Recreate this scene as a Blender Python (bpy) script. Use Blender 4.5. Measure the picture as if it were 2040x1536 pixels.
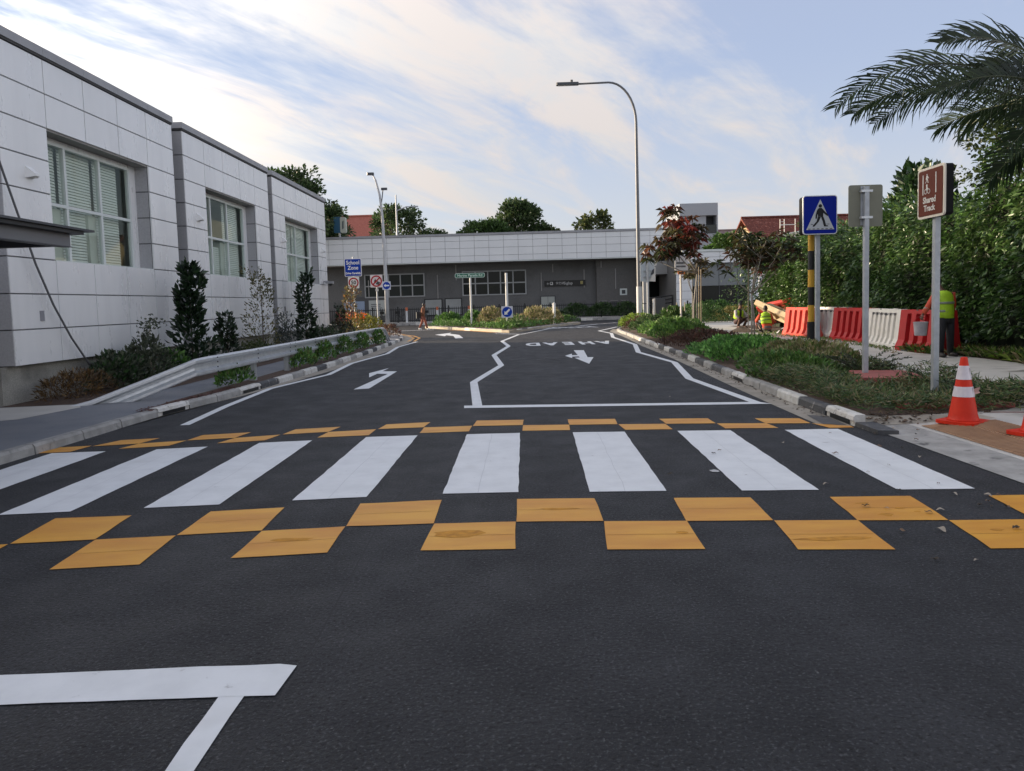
import bpy, math, random
import numpy as np
from mathutils import Vector, Matrix
PI = math.pi
RD = random.Random(11)
rng = np.random.default_rng(11)
S = bpy.context.scene
for o in list(bpy.data.objects):
    bpy.data.objects.remove(o)
C = S.collection

# ------------------------------------------------------------------ camera
cam_d = bpy.data.cameras.new('camera')
cam = bpy.data.objects.new('camera', cam_d)
C.objects.link(cam)
S.camera = cam
cam_d.sensor_width = 36.0
cam_d.sensor_fit = 'HORIZONTAL'
cam_d.lens = 36.0 * 1500 / 2040
cam_d.shift_y = -57 / 2040
cam_d.clip_start = 0.05
cam_d.clip_end = 3000
_p, _r, _y = math.atan(.072), .028, .0113          # pitch down, roll, yaw left
F0 = Vector((-math.sin(_y), math.cos(_y), 0)); R0 = Vector((math.cos(_y), math.sin(_y), 0))
Fv = math.cos(_p) * F0 - math.sin(_p) * Vector((0, 0, 1)); U0 = R0.cross(Fv)
Rv = math.cos(_r) * R0 - math.sin(_r) * U0; Uv = math.sin(_r) * R0 + math.cos(_r) * U0
cam.matrix_world = Matrix(((Rv.x, Uv.x, -Fv.x, 0), (Rv.y, Uv.y, -Fv.y, 0), (Rv.z, Uv.z, -Fv.z, 1.57), (0, 0, 0, 1)))

# ------------------------------------------------------------------ sky, sun, exposure
SUN_AZ, SUN_EL = math.radians(-69), math.radians(11)      # left of the road, low evening sun
sun_dir = Vector((math.sin(SUN_AZ) * math.cos(SUN_EL), math.cos(SUN_AZ) * math.cos(SUN_EL), math.sin(SUN_EL)))
W = bpy.data.worlds.new('World'); S.world = W; W.use_nodes = True
nt = W.node_tree; N = nt.nodes; LK = nt.links.new
bg = N['Background']; bg.inputs['Strength'].default_value = 0.13
sky = N.new('ShaderNodeTexSky'); sky.sky_type = 'NISHITA'; sky.sun_disc = False
sky.sun_elevation = SUN_EL; sky.sun_rotation = SUN_AZ
sky.air_density = 1.0; sky.dust_density = 1.2; sky.ozone_density = 3.0
tc = N.new('ShaderNodeTexCoord'); sep = N.new('ShaderNodeSeparateXYZ'); LK(tc.outputs['Generated'], sep.inputs[0])
def wm(op, a, b=None, c=None):
    n = N.new('ShaderNodeMath'); n.operation = op
    for i, v in enumerate((a, b, c)):
        if v is None: continue
        if isinstance(v, (int, float)): n.inputs[i].default_value = v
        else: LK(v, n.inputs[i])
    return n.outputs[0]
def wmix(f, a, b):
    n = N.new('ShaderNodeMix'); n.data_type = 'RGBA'
    for k, v in (('Factor', f), ('A', a), ('B', b)):
        s = [i for i in n.inputs if i.name == k and i.enabled][0] if k == 'Factor' else [i for i in n.inputs if i.name == k and i.type == 'RGBA'][0]
        if isinstance(v, (int, float)): s.default_value = v
        elif isinstance(v, tuple): s.default_value = v + (1,)
        else: LK(v, s)
    return [o for o in n.outputs if o.type == 'RGBA'][0]
zc = wm('MAXIMUM', sep.outputs[2], 0.0)
den = wm('ADD', zc, .16)
cx_ = wm('DIVIDE', sep.outputs[0], den); cy_ = wm('DIVIDE', sep.outputs[1], den)
cu = wm('ADD', wm('MULTIPLY', cx_, .50), wm('MULTIPLY', cy_, .866)); cv = wm('SUBTRACT', wm('MULTIPLY', cy_, .50), wm('MULTIPLY', cx_, .866))
cmb = N.new('ShaderNodeCombineXYZ'); LK(cu, cmb.inputs[0]); LK(cv, cmb.inputs[1])
def wnoise(scale, rot, sx, sy, detail, dist, rough=.55, off=0):
    m = N.new('ShaderNodeMapping'); m.inputs['Rotation'].default_value = (0, 0, rot); m.inputs['Scale'].default_value = (sx, sy, 1)
    m.inputs['Location'].default_value = (off, off * .7, 0)
    LK(cmb.outputs[0], m.inputs[0])
    t = N.new('ShaderNodeTexNoise'); t.inputs['Scale'].default_value = scale; t.inputs['Detail'].default_value = detail
    t.inputs['Distortion'].default_value = dist; t.inputs['Roughness'].default_value = rough
    LK(m.outputs[0], t.inputs['Vector']); return t.outputs['Fac']
def wramp(f, a, b):
    n = N.new('ShaderNodeMapRange'); n.interpolation_type = 'SMOOTHSTEP'
    n.inputs['From Min'].default_value = a; n.inputs['From Max'].default_value = b; LK(f, n.inputs[0]); return n.outputs[0]
vd = N.new('ShaderNodeVectorMath'); vd.operation = 'DOT_PRODUCT'; LK(tc.outputs['Generated'], vd.inputs[0]); vd.inputs[1].default_value = sun_dir
sd = wm('MAXIMUM', vd.outputs['Value'], 0.0)
glow = wm('POWER', sd, 6.0)
n1 = wnoise(1.0, 0, .30, 1.45, 7, .8, .60, 5.2)       # long streaks running away to the right
n2 = wnoise(2.2, 0, .7, 1.5, 6, .6, .62, 8.3)     # puffs inside them
cov = wramp(wm('ADD', wm('ADD', wm('MULTIPLY', n1, .72), wm('MULTIPLY', n2, .28)), wm('MULTIPLY', glow, .14)), .455, .605)
veil = wm('MULTIPLY', wramp(zc, .30, .0), .55)       # hazy band towards the horizon
back = wm('MAXIMUM', wm('MULTIPLY', vd.outputs['Value'], -1.0), 0.0)     # clouds facing the sun are front lit
cc = wmix(glow, (1.66, 1.62, 1.60), (11., 10.2, 8.8))
warm = wramp(n2, .45, .62)
cc2 = wmix(wm('MULTIPLY', warm, .5), cc, wmix(glow, (1.95, 1.66, 1.48), (12., 9.6, 7.0)))
hz = wmix(glow, (1.72, 1.64, 1.58), (8.0, 6.7, 5.2))
skyl = N.new('ShaderNodeVectorMath'); skyl.operation = 'MULTIPLY_ADD'; LK(sky.outputs[0], skyl.inputs[0])
skyl.inputs[1].default_value = (.20, .195, .19); skyl.inputs[2].default_value = (.83, .90, 1.17)
s1 = wmix(veil, skyl.outputs[0], hz)
cb = N.new('ShaderNodeVectorMath'); cb.operation = 'SCALE'; LK(cc2, cb.inputs[0]); LK(wm('ADD', wm('ADD', wm('MULTIPLY', wm('MULTIPLY', zc, zc), 1.7), wm('MULTIPLY', wm('MULTIPLY', back, back), 2.6)), .95), cb.inputs['Scale'])
s2 = wmix(wm('MULTIPLY', cov, .88), s1, cb.outputs[0])
LK(s2, bg.inputs['Color'])

sl = bpy.data.lights.new('sun', 'SUN'); sun = bpy.data.objects.new('sun', sl); C.objects.link(sun)
sl.energy = 2.6; sl.angle = math.radians(1.5); sl.color = (1.0, .80, .58)
sun.rotation_euler = (-sun_dir).to_track_quat('-Z', 'Y').to_euler()
S.view_settings.view_transform = 'Standard'; S.view_settings.look = 'None'
S.view_settings.gamma = 1; S.view_settings.use_curve_mapping = False
S.view_settings.exposure = 1.78
S.render.engine = 'CYCLES'; S.cycles.max_bounces = 6; S.cycles.transparent_max_bounces = 8

# ------------------------------------------------------------------ materials
MT = {}
def mat(name, col, col2=None, scale=6., detail=5, rough=.6, rvar=0., bump=0., bscale=60., metal=0., spec=.5, spots=None, coord='Position', stretch=(1, 1, 1), contrast=(.35, .65), emit=None):
    if name in MT: return MT[name]
    m = bpy.data.materials.new(name); m.use_nodes = True; t = m.node_tree; n = t.nodes; lk = t.links.new
    b = n['Principled BSDF']; b.inputs['Roughness'].default_value = rough; b.inputs['Metallic'].default_value = metal
    b.inputs['Specular IOR Level'].default_value = spec
    b.inputs['Base Color'].default_value = tuple(col) + (1,)
    if coord == 'Position':
        src = n.new('ShaderNodeNewGeometry').outputs['Position']
    else:
        src = n.new('ShaderNodeTexCoord').outputs['Object']
    mp = n.new('ShaderNodeMapping'); mp.inputs['Scale'].default_value = stretch; lk(src, mp.inputs[0]); vec = [mp.outputs[0]]
    def noise(sc, det=detail, ro=.6):
        q = n.new('ShaderNodeTexNoise'); q.inputs['Scale'].default_value = sc; q.inputs['Detail'].default_value = det; q.inputs['Roughness'].default_value = ro
        lk(vec[0], q.inputs['Vector']); return q.outputs['Fac']
    def mr(f, a, c, lo=0., hi=1.):
        q = n.new('ShaderNodeMapRange'); q.inputs['From Min'].default_value = a; q.inputs['From Max'].default_value = c
        q.inputs['To Min'].default_value = lo; q.inputs['To Max'].default_value = hi; lk(f, q.inputs[0]); return q.outputs[0]
    def mx(f, a, c):
        q = n.new('ShaderNodeMix'); q.data_type = 'RGBA'; lk(f, q.inputs[0])
        for i, v in ((6, a), (7, c)):
            if isinstance(v, tuple): q.inputs[i].default_value = v[:3] + (1,)
            else: lk(v, q.inputs[i])
        return q.outputs[2]
    out = tuple(col)
    if col2 is not None:
        out = mx(mr(noise(scale), *contrast), tuple(col), tuple(col2))
    if spots is not None:      # (colour, scale, lo, hi)
        for sp in spots:
            sc_, ss, lo, hi = sp[:4]
            if len(sp) > 4:
                m2 = n.new('ShaderNodeMapping'); m2.inputs['Scale'].default_value = sp[4]; lk(src, m2.inputs[0]); vec[0] = m2.outputs[0]
            out = mx(mr(noise(ss, 3), lo, hi), out, tuple(sc_)); vec[0] = mp.outputs[0]
    if not isinstance(out, tuple): lk(out, b.inputs['Base Color'])
    if rvar: lk(mr(noise(scale * 2.3), .3, .7, rough - rvar, rough + rvar), b.inputs['Roughness'])
    if bump:
        bp = n.new('ShaderNodeBump'); bp.inputs['Strength'].default_value = bump; bp.inputs['Distance'].default_value = .02
        lk(noise(bscale, 4), bp.inputs['Height']); lk(bp.outputs[0], b.inputs['Normal'])
    if emit: b.inputs['Emission Color'].default_value = tuple(emit[:3]) + (1,); b.inputs['Emission Strength'].default_value = emit[3]
    MT[name] = m; return m
def leafmat(name, rough=.5, trans=.3, spec=.4):
    m = bpy.data.materials.new(name); m.use_nodes = True; t = m.node_tree; n = t.nodes; lk = t.links.new
    b = n['Principled BSDF']; b.inputs['Roughness'].default_value = rough; b.inputs['Specular IOR Level'].default_value = spec
    a = n.new('ShaderNodeAttribute'); a.attribute_name = 'tint'; lk(a.outputs['Color'], b.inputs['Base Color'])
    tr = n.new('ShaderNodeBsdfTranslucent'); lk(a.outputs['Color'], tr.inputs['Color'])
    mi = n.new('ShaderNodeMixShader'); mi.inputs[0].default_value = trans
    lk(b.outputs[0], mi.inputs[1]); lk(tr.outputs[0], mi.inputs[2]); lk(mi.outputs[0], n['Material Output'].inputs[0])
    MT[name] = m; return m
LEAF = leafmat('leaf', .45, .35, .45); LEAFG = leafmat('leaf_glossy', .36, .25, .6)
asphalt = mat('asphalt', (.0085, .0092, .0112), (.0150, .0160, .0188), scale=.9, detail=8, rough=.74, rvar=.10, bump=1.0, bscale=48, spec=.45, contrast=(.3, .7),
              spots=[((.021, .0222, .0255), .45, .52, .76), ((.021, .0222, .0255), 1.0, .50, .68, (1.1, .06, 1)), ((.0055, .006, .0078), 1.3, .56, .72, (.8, .22, 1)), ((.062, .064, .068), 62., .555, .66), ((.0018, .0018, .0022), 44., .545, .63), ((.13, .13, .13), 33., .70, .74)])
path_asphalt = mat('path_asphalt', (.150, .162, .182), (.195, .20, .21), scale=1.2, rough=.85, bump=.4, bscale=120, spots=[((.24, .24, .25), 160., .62, .8), ((.05, .05, .055), 2.2, .68, .8)])
conc = mat('concrete', (.40, .385, .35), (.50, .48, .44), scale=.7, detail=8, rough=.85, bump=.25, bscale=70, spots=[((.26, .245, .22), 1.1, .58, .78), ((.27, .26, .24), 40., .66, .8)])
conc_d = mat('concrete_gutter', (.23, .205, .165), (.33, .30, .25), scale=2., detail=8, rough=.85, bump=.3, bscale=60, spots=[((.10, .09, .075), 1.6, .55, .75)])
kerb_w = mat('kerb_white', (.62, .61, .58), (.50, .48, .43), scale=7, rough=.75, bump=.3, bscale=40, spots=[((.16, .15, .14), 9., .60, .72)])
kerb_b = mat('kerb_black', (.045, .047, .052), (.08, .08, .08), scale=6, rough=.7, bump=.3, bscale=40, spots=[((.34, .32, .29), 8., .62, .74)])
kerb_c = mat('kerb_concrete', (.36, .35, .33), (.24, .235, .22), scale=4, rough=.85, bump=.3, bscale=50, spots=[((.08, .08, .08), 5., .6, .75)])
w_paint = mat('white_road_paint', (.66, .675, .68), (.56, .575, .58), scale=3.5, detail=8, rough=.55, bump=.12, bscale=90, contrast=(.4, .75), spots=[((.52, .52, .51), 1.3, .62, .85), ((.40, .40, .40), 14., .68, .78)])
y_paint = mat('yellow_road_paint', (.64, .31, .022), (.52, .21, .012), scale=1.6, detail=6, rough=.5, bump=.12, bscale=90, stretch=(.6, 2.2, 1), spots=[((.30, .13, .012), 5., .70, .80)])
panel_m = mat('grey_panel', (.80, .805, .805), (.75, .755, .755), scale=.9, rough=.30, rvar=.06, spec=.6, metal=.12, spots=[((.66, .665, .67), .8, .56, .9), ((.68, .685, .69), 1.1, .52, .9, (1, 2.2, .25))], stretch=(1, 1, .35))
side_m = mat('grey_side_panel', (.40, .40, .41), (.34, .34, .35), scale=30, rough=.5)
panel_b = mat('fascia_panel', (.76, .775, .78), (.71, .725, .73), scale=.5, rough=.4)
coping_m = mat('coping', (.33, .335, .35), (.28, .285, .30), scale=2, rough=.5)
dark_m = mat('dark_backing', (.085, .087, .09), rough=.8)
plinth_m = mat('pebble_dash', (.24, .235, .21), (.36, .35, .31), scale=60, detail=3, rough=.9, bump=.6, bscale=90, spots=[((.10, .10, .09), .9, .52, .75)])
stone_m = mat('grey_stone', (.098, .098, .097), (.14, .14, .138), scale=14, rough=.7, bump=.15, bscale=60, spots=[((.075, .073, .07), .5, .5, .75)])
soffit_m = mat('soffit', (.30, .29, .27), (.22, .21, .2), scale=1.5, rough=.6)
frame_m = mat('window_frame', (.62, .66, .64), rough=.35, metal=.0)
galv = mat('galvanised', (.62, .64, .65), (.50, .52, .54), scale=8, rough=.36, metal=.45, rvar=.08)
galv_d = mat('galvanised_post', (.34, .36, .38), (.42, .44, .46), scale=10, rough=.45, metal=.35)
pole_m = mat('lamp_pole', (.15, .155, .165), (.12, .125, .135), scale=3, rough=.5, metal=.3)
black_m = mat('black_metal', (.012, .013, .014), rough=.45)
dgrey = mat('dark_grey_metal', (.055, .058, .063), rough=.5)
mgrey = mat('canopy_metal', (.16, .165, .175), rough=.45, metal=.2)
glass_d = mat('dark_glass', (.008, .011, .010), rough=.08, spec=.22)
glass_m = mat('mid_glass', (.030, .037, .035), rough=.1, spec=.35)
white_m = mat('white_enamel', (.78, .78, .77), rough=.4)
off_w = mat('off_white', (.62, .60, .55), rough=.55)
blue_m = mat('sign_blue', (.004, .045, .36), rough=.5, spec=.2)
navy_m = mat('zebra_blue', (.002, .016, .27), rough=.5, spec=.15)
red_m = mat('sign_red', (.40, .012, .02), rough=.5, spec=.2)
green_m = mat('sign_green', (.01, .13, .075), rough=.4)
brown_m = mat('sign_brown', (.115, .026, .013), rough=.55, spec=.15)
orange_m = mat('cone_orange', (.62, .032, .010), (.54, .026, .009), scale=6, rough=.5, spec=.25)
refl_m = mat('reflective_white', (.66, .63, .66), (.58, .55, .58), scale=9, rough=.35)
pl_red = mat('barrier_red', (.40, .014, .016), (.33, .011, .013), scale=3, rough=.5, spec=.3, spots=[((.33, .05, .045), 2.5, .6, .8)])
pl_red_lit = mat('barrier_red_sunlit', (.50, .06, .04), (.42, .045, .03), scale=3, rough=.45, spots=[((.48, .16, .11), 2.5, .6, .8)])  # lit copy of the red plastic, warm sunlight put into the colour
pl_white = mat('barrier_white', (.72, .69, .63), (.64, .61, .55), scale=3, rough=.5, spots=[((.36, .33, .28), 3., .64, .8)])
pl_tan = mat('barrier_tan', (.50, .39, .24), (.42, .31, .18), scale=2.5, rough=.7, spots=[((.22, .15, .08), 2., .62, .8)])
tact_m = mat('tactile_orange', (.31, .18, .095), (.25, .14, .075), scale=5, rough=.75, bump=.3, bscale=50)
soil_m = mat('soil', (.055, .035, .024), (.10, .062, .042), scale=12, rough=.95, bump=.8, bscale=30)
ground_m = mat('earth', (.07, .075, .04), (.11, .10, .06), scale=.4, rough=.95)
bark_m = mat('bark_grey', (.22, .20, .165), (.33, .31, .27), scale=18, rough=.9, bump=.5, bscale=50)
bark_d = mat('bark_brown', (.06, .045, .033), (.10, .08, .06), scale=14, rough=.9, bump=.5, bscale=40)
stake_m = mat('timber_stake', (.36, .31, .23), (.28, .23, .17), scale=10, rough=.85)
def glassmat(name, tint, alpha):
    m = bpy.data.materials.new(name); m.use_nodes = True; t = m.node_tree; n = t.nodes; lk = t.links.new
    n.remove(n['Principled BSDF'])
    tr = n.new('ShaderNodeBsdfTransparent'); tr.inputs[0].default_value = tint + (1,)
    gl = n.new('ShaderNodeBsdfGlossy'); gl.inputs['Roughness'].default_value = .02; gl.inputs[0].default_value = (.8, .9, .85, 1)
    fr = n.new('ShaderNodeFresnel'); fr.inputs[0].default_value = 1.5
    a = n.new('ShaderNodeMath'); a.operation = 'MULTIPLY_ADD'; a.inputs[1].default_value = .4; a.inputs[2].default_value = alpha; a.use_clamp = True; lk(fr.outputs[0], a.inputs[0])
    mi = n.new('ShaderNodeMixShader'); lk(a.outputs[0], mi.inputs[0]); lk(tr.outputs[0], mi.inputs[1]); lk(gl.outputs[0], mi.inputs[2])
    lk(mi.outputs[0], n['Material Output'].inputs[0]); MT[name] = m; return m
glass_g = glassmat('green_glass', (.90, .945, .91), .03)

# ------------------------------------------------------------------ mesh helpers
class MB:
    def __init__(s): s.v = []; s.f = []
    def add(s, vs, fs):
        k = len(s.v); s.v += [tuple(q) for q in vs]; s.f += [tuple(i + k for i in q) for q in fs]; return s
    def box(s, x0, x1, y0, y1, z0, z1, M=None):
        vs = [Vector((x, y, z)) for z in (z0, z1) for y in (y0, y1) for x in (x0, x1)]
        if M is not None: vs = [M @ q for q in vs]
        return s.add(vs, [(0, 2, 3, 1), (4, 5, 7, 6), (0, 1, 5, 4), (2, 6, 7, 3), (0, 4, 6, 2), (1, 3, 7, 5)])
    def bevbox(s, x0, x1, y0, y1, z0, z1, b):
        o = [(x0 + b, y0), (x1 - b, y0), (x1, y0 + b), (x1, y1 - b), (x1 - b, y1), (x0 + b, y1), (x0, y1 - b), (x0, y0 + b)]
        return s.prism(o, z0, z1)
    def prism(s, o, z0, z1, M=None):            # outline in XY, counter-clockwise
        n = len(o); vs = [Vector((x, y, z0)) for x, y in o] + [Vector((x, y, z1)) for x, y in o]
        if M is not None: vs = [M @ q for q in vs]
        return s.add(vs, [tuple(range(n))[::-1], tuple(range(n, 2 * n))] + [(i, (i + 1) % n, n + (i + 1) % n, n + i) for i in range(n)])
    def plate(s, o, y0, y1, M=None):            # outline in XZ, faces -Y at y0
        n = len(o); vs = [Vector((x, y0, z)) for x, z in o] + [Vector((x, y1, z)) for x, z in o]
        if M is not None: vs = [M @ q for q in vs]
        return s.add(vs, [tuple(range(n)), tuple(range(n, 2 * n))[::-1]] + [(i, n + i, n + (i + 1) % n, (i + 1) % n) for i in range(n)])
    def sheet(s, o, z):
        return s.add([(x, y, z) for x, y in o], [tuple(range(len(o)))])
    def tube(s, pts, r, n=8, cap=True):
        pts = [Vector(p) for p in pts]; rs = r if isinstance(r, (list, tuple)) else [r] * len(pts)
        k = len(s.v); up = Vector((.31, .17, .93))
        for i, p in enumerate(pts):
            d = (pts[min(i + 1, len(pts) - 1)] - pts[max(i - 1, 0)]).normalized()
            a = d.cross(up)
            if a.length < .05: a = d.cross(Vector((1, 0, 0)))
            a.normalize(); b = d.cross(a)
            for j in range(n):
                t = 2 * PI * j / n; s.v.append(tuple(p + (a * math.cos(t) + b * math.sin(t)) * rs[i]))
        for i in range(len(pts) - 1):
            for j in range(n):
                s.f.append((k + i * n + j, k + i * n + (j + 1) % n, k + (i + 1) * n + (j + 1) % n, k + (i + 1) * n + j))
        if cap:
            s.f.append(tuple(k + j for j in range(n))[::-1]); s.f.append(tuple(k + (len(pts) - 1) * n + j for j in range(n)))
        return s
    def loft(s, rings, n=16, cap=True):         # rings: (centre, axis a, axis b, ra, rb)
        k = len(s.v)
        for c, a, b, ra, rb in rings:
            c = Vector(c); a = Vector(a); b = Vector(b)
            for j in range(n):
                t = 2 * PI * j / n; s.v.append(tuple(c + a * ra * math.cos(t) + b * rb * math.sin(t)))
        for i in range(len(rings) - 1):
            for j in range(n):
                s.f.append((k + i * n + j, k + i * n + (j + 1) % n, k + (i + 1) * n + (j + 1) % n, k + (i + 1) * n + j))
        if cap:
            s.f.append(tuple(k + j for j in range(n))[::-1]); s.f.append(tuple(k + (len(rings) - 1) * n + j for j in range(n)))
        return s
    def lathe(s, prof, n=20, c=(0, 0, 0)):
        return s.loft([((c[0], c[1], c[2] + z), (1, 0, 0), (0, 1, 0), max(r, .0005), max(r, .0005)) for r, z in prof], n)
    def build(s, name, m, parent=None, smooth=False, loc=None):
        me = bpy.data.meshes.new(name); me.from_pydata(s.v, [], s.f); me.update()
        if smooth:
            me.polygons.foreach_set('use_smooth', [True] * len(me.polygons))
        return obj(name, me, m, parent, loc)
def obj(name, me, m, parent=None, loc=None):
    if m is not None and not me.materials: me.materials.append(m)
    o = bpy.data.objects.new(name, me); C.objects.link(o)
    if parent is not None: o.parent = parent
    if loc is not None: o.location = loc
    return o
def fixn(o):
    import bmesh
    b = bmesh.new(); b.from_mesh(o.data); bmesh.ops.recalc_face_normals(b, faces=b.faces); b.to_mesh(o.data); b.free(); return o
def tag(o, label, cat, group=None):
    o['label'] = label; o['category'] = cat
    if group: o['group'] = group
    return o
def thing(name, label, cat, loc=(0, 0, 0), rz=0., group=None):
    o = bpy.data.objects.new(name, None); C.objects.link(o); o.location = loc; o.rotation_euler = (0, 0, rz); o.empty_display_size = .2
    return tag(o, label, cat, group)
def struct(o, label=None):
    o['kind'] = 'structure'
    if label: o['label'] = label
    return o
def copy_tree(o, parent=None):
    c = o.copy(); C.objects.link(c); c.parent = parent
    for ch in o.children: copy_tree(ch, c)
    return c
def rrect(w, h, r, n=4, cx=0., cz=0.):
    o = []
    for sx, sz, a0 in ((1, -1, -PI / 2), (1, 1, 0), (-1, 1, PI / 2), (-1, -1, PI)):
        for i in range(n + 1):
            a = a0 + i * PI / 2 / n; o.append((cx + sx * (w / 2 - r) + r * math.cos(a), cz + sz * (h / 2 - r) + r * math.sin(a)))
    return o
def circ(r, n=32, cx=0., cz=0.):
    return [(cx + r * math.cos(2 * PI * i / n), cz + r * math.sin(2 * PI * i / n)) for i in range(n)]
def ring_plate(mb, r0, r1, y0, y1, n=32, cx=0., cz=0.):
    for i in range(n):
        a, b = 2 * PI * i / n, 2 * PI * (i + 1) / n
        mb.plate([(cx + r0 * math.cos(a), cz + r0 * math.sin(a)), (cx + r1 * math.cos(a), cz + r1 * math.sin(a)), (cx + r1 * math.cos(b), cz + r1 * math.sin(b)), (cx + r0 * math.cos(b), cz + r0 * math.sin(b))], y0, y1)
def text(body, size, m, name, parent, M, bold=0., sx=1., extrude=.0015):
    cu_ = bpy.data.curves.new(name, 'FONT'); cu_.body = body; cu_.size = size; cu_.align_x = 'CENTER'; cu_.align_y = 'CENTER'
    cu_.offset = bold; cu_.extrude = extrude; cu_.resolution_u = 3
    t = bpy.data.objects.new(name, cu_); C.objects.link(t)
    me = bpy.data.meshes.new_from_object(t.evaluated_get(bpy.context.evaluated_depsgraph_get()))
    bpy.data.objects.remove(t); bpy.data.curves.remove(cu_)
    me.transform(M @ Matrix.Diagonal((sx, 1, 1, 1))); me.name = name; me.materials.clear()
    return obj(name, me, m, parent)
FACE = Matrix.Rotation(PI / 2, 4, 'X')           # text lying in XY -> upright, read from -Y
def at(x, y, z): return Matrix.Translation((x, y, z))

# ------------------------------------------------------------------ foliage helpers
def unit(a): return a / np.maximum(np.linalg.norm(a, axis=1, keepdims=True), 1e-9)
def rdir(n): return unit(rng.normal(size=(n, 3)))
def pick(pal, n, jit=.18):
    pal = np.array(pal); c = pal[rng.integers(0, len(pal), n)]
    return np.clip(c * (1 + rng.normal(0, jit, (n, 1))), .002, .9)
def leafmesh(name, P, D, L, Wd, col, m, parent=None, fold=.25, upb=.6, bend=0.):
    n = len(P); D = unit(D); L = np.broadcast_to(L, n).reshape(-1, 1); Wd = np.broadcast_to(Wd, n).reshape(-1, 1)
    nv = rdir(n) + np.array([0, 0, upb]); nv = unit(nv - (nv * D).sum(1, keepdims=True) * D)
    sd_ = np.cross(D, nv)
    V = np.empty((n, 4, 3)); V[:, 0] = P; mid = P + D * L * .48 + nv * Wd * fold
    V[:, 1] = mid + sd_ * Wd * .5; V[:, 3] = mid - sd_ * Wd * .5; V[:, 2] = P + D * L - np.array([0, 0, 1.]) * L * bend
    me = bpy.data.meshes.new(name); me.vertices.add(4 * n); me.vertices.foreach_set('co', V.reshape(-1))
    k = np.arange(n)[:, None] * 4; F = np.concatenate([k, k + 1, k + 2, k, k + 2, k + 3], 1).reshape(-1)
    me.loops.add(6 * n); me.loops.foreach_set('vertex_index', F.astype(np.int32))
    me.polygons.add(2 * n); me.polygons.foreach_set('loop_start', np.arange(0, 6 * n, 3, dtype=np.int32)); me.polygons.foreach_set('loop_total', np.full(2 * n, 3, dtype=np.int32))
    me.update(calc_edges=True); me.validate()
    ca = me.color_attributes.new('tint', 'FLOAT_COLOR', 'POINT')
    cc_ = np.ones((n, 4, 4)); cc_[:, :, :3] = col[:, None, :]; ca.data.foreach_set('color', cc_.reshape(-1))
    return obj(name, me, m, parent)
def clumps(cen, rad, nc, fill=.75, low=-.9):
    """clump centres spread over an ellipsoid shell and inside it"""
    d = rdir(nc); d[:, 2] = np.where(d[:, 2] < low, -d[:, 2], d[:, 2]); r = rng.uniform(fill ** 3, 1, (nc, 1)) ** (1 / 3)
    return np.array(cen) + d * r * np.array(rad), d
def crown(name, cen, rad, nc, per, cr, leafL, pal, parent, m=None, low=-.55, fill=.55, droop=.0, wr=.55, flat=.7):
    c, d = clumps(cen, rad, nc, fill, low); tone = rng.uniform(.72, 1.25, nc)
    crs = cr * rng.uniform(.6, 1.25, nc)
    idx = np.repeat(np.arange(nc), per); n = len(idx)
    off = rdir(n) * (rng.uniform(.15, 1, (n, 1)) ** .5) * crs[idx][:, None] * np.array([1, 1, flat])
    P = c[idx] + off; D = unit(off) * .7 + d[idx] * .5 + rng.normal(0, .45, (n, 3)); D[:, 2] -= droop
    L = leafL * rng.uniform(.6, 1.3, n)
    return leafmesh(name, P, D, L, L * wr, pick(pal, n) * tone[idx][:, None], m or LEAF, parent), c
def bush(name, label, x, y, z, rx, ry, h, n, leafL, pal, m=None, wr=.5, group=None, upright=.5, stem=True, cat='shrub', jag=.25):
    t = thing(name, label, cat, (x, y, z), 0, group)
    # lumpy dome
    a = rng.uniform(0, 2 * PI, n); u = rng.uniform(0, 1, n) ** .5; hh = rng.uniform(.05, 1, n) ** .75
    lum = 1 + jag * (np.sin(a * 3 + rng.uniform(0, 6)) * .5 + np.sin(a * 5 + rng.uniform(0, 6)) * .5)
    prof = np.sqrt(np.clip(1 - (hh * .97) ** 2.6, .02, 1))
    rr = np.where(rng.uniform(size=n) < .7, rng.uniform(.8, 1.05, n), u) * prof * lum
    hv = hh * h * (1 + jag * .6 * np.sin(a * 4 + rr * 9 + rng.uniform(0, 6)))
    P = np.stack([np.cos(a) * rr * rx, np.sin(a) * rr * ry, np.maximum(hv, .01)], 1)
    D = np.stack([np.cos(a) * .7 * rr, np.sin(a) * .7 * rr, np.full(n, upright) + hh * .5], 1) + rng.normal(0, .45, (n, 3))
    L = leafL * rng.uniform(.55, 1.35, n)
    tone = .75 + .5 * (np.sin(a * 6 + hh * 8 + rng.uniform(0, 6)) * .5 + .5)
    leafmesh('foliage', P, D, L, L * wr, pick(pal, n) * tone[:, None], m or LEAF, t)
    if stem:
        mb = MB()
        for k in range(4):
            aa = RD.uniform(0, 2 * PI); mb.tube([(0, 0, -.02), (math.cos(aa) * rx * .25, math.sin(aa) * ry * .25, h * .35), (math.cos(aa) * rx * .5, math.sin(aa) * ry * .5, h * .75)], [.014, .01, .005], 5)
        mb.build('stem', bark_d, t)
    return t
GREEN = [(.07, .16, .03), (.095, .21, .042), (.05, .12, .026), (.13, .25, .058)]
DKGREEN = [(.024, .058, .016), (.036, .082, .022), (.018, .045, .014)]
LIME = [(.16, .25, .03), (.20, .28, .04), (.12, .20, .03)]
BRONZE = [(.085, .042, .032), (.115, .055, .040), (.065, .042, .028), (.05, .026, .02)]
STRAW = [(.30, .25, .13), (.24, .21, .09), (.14, .18, .05), (.36, .30, .18)]
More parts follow.
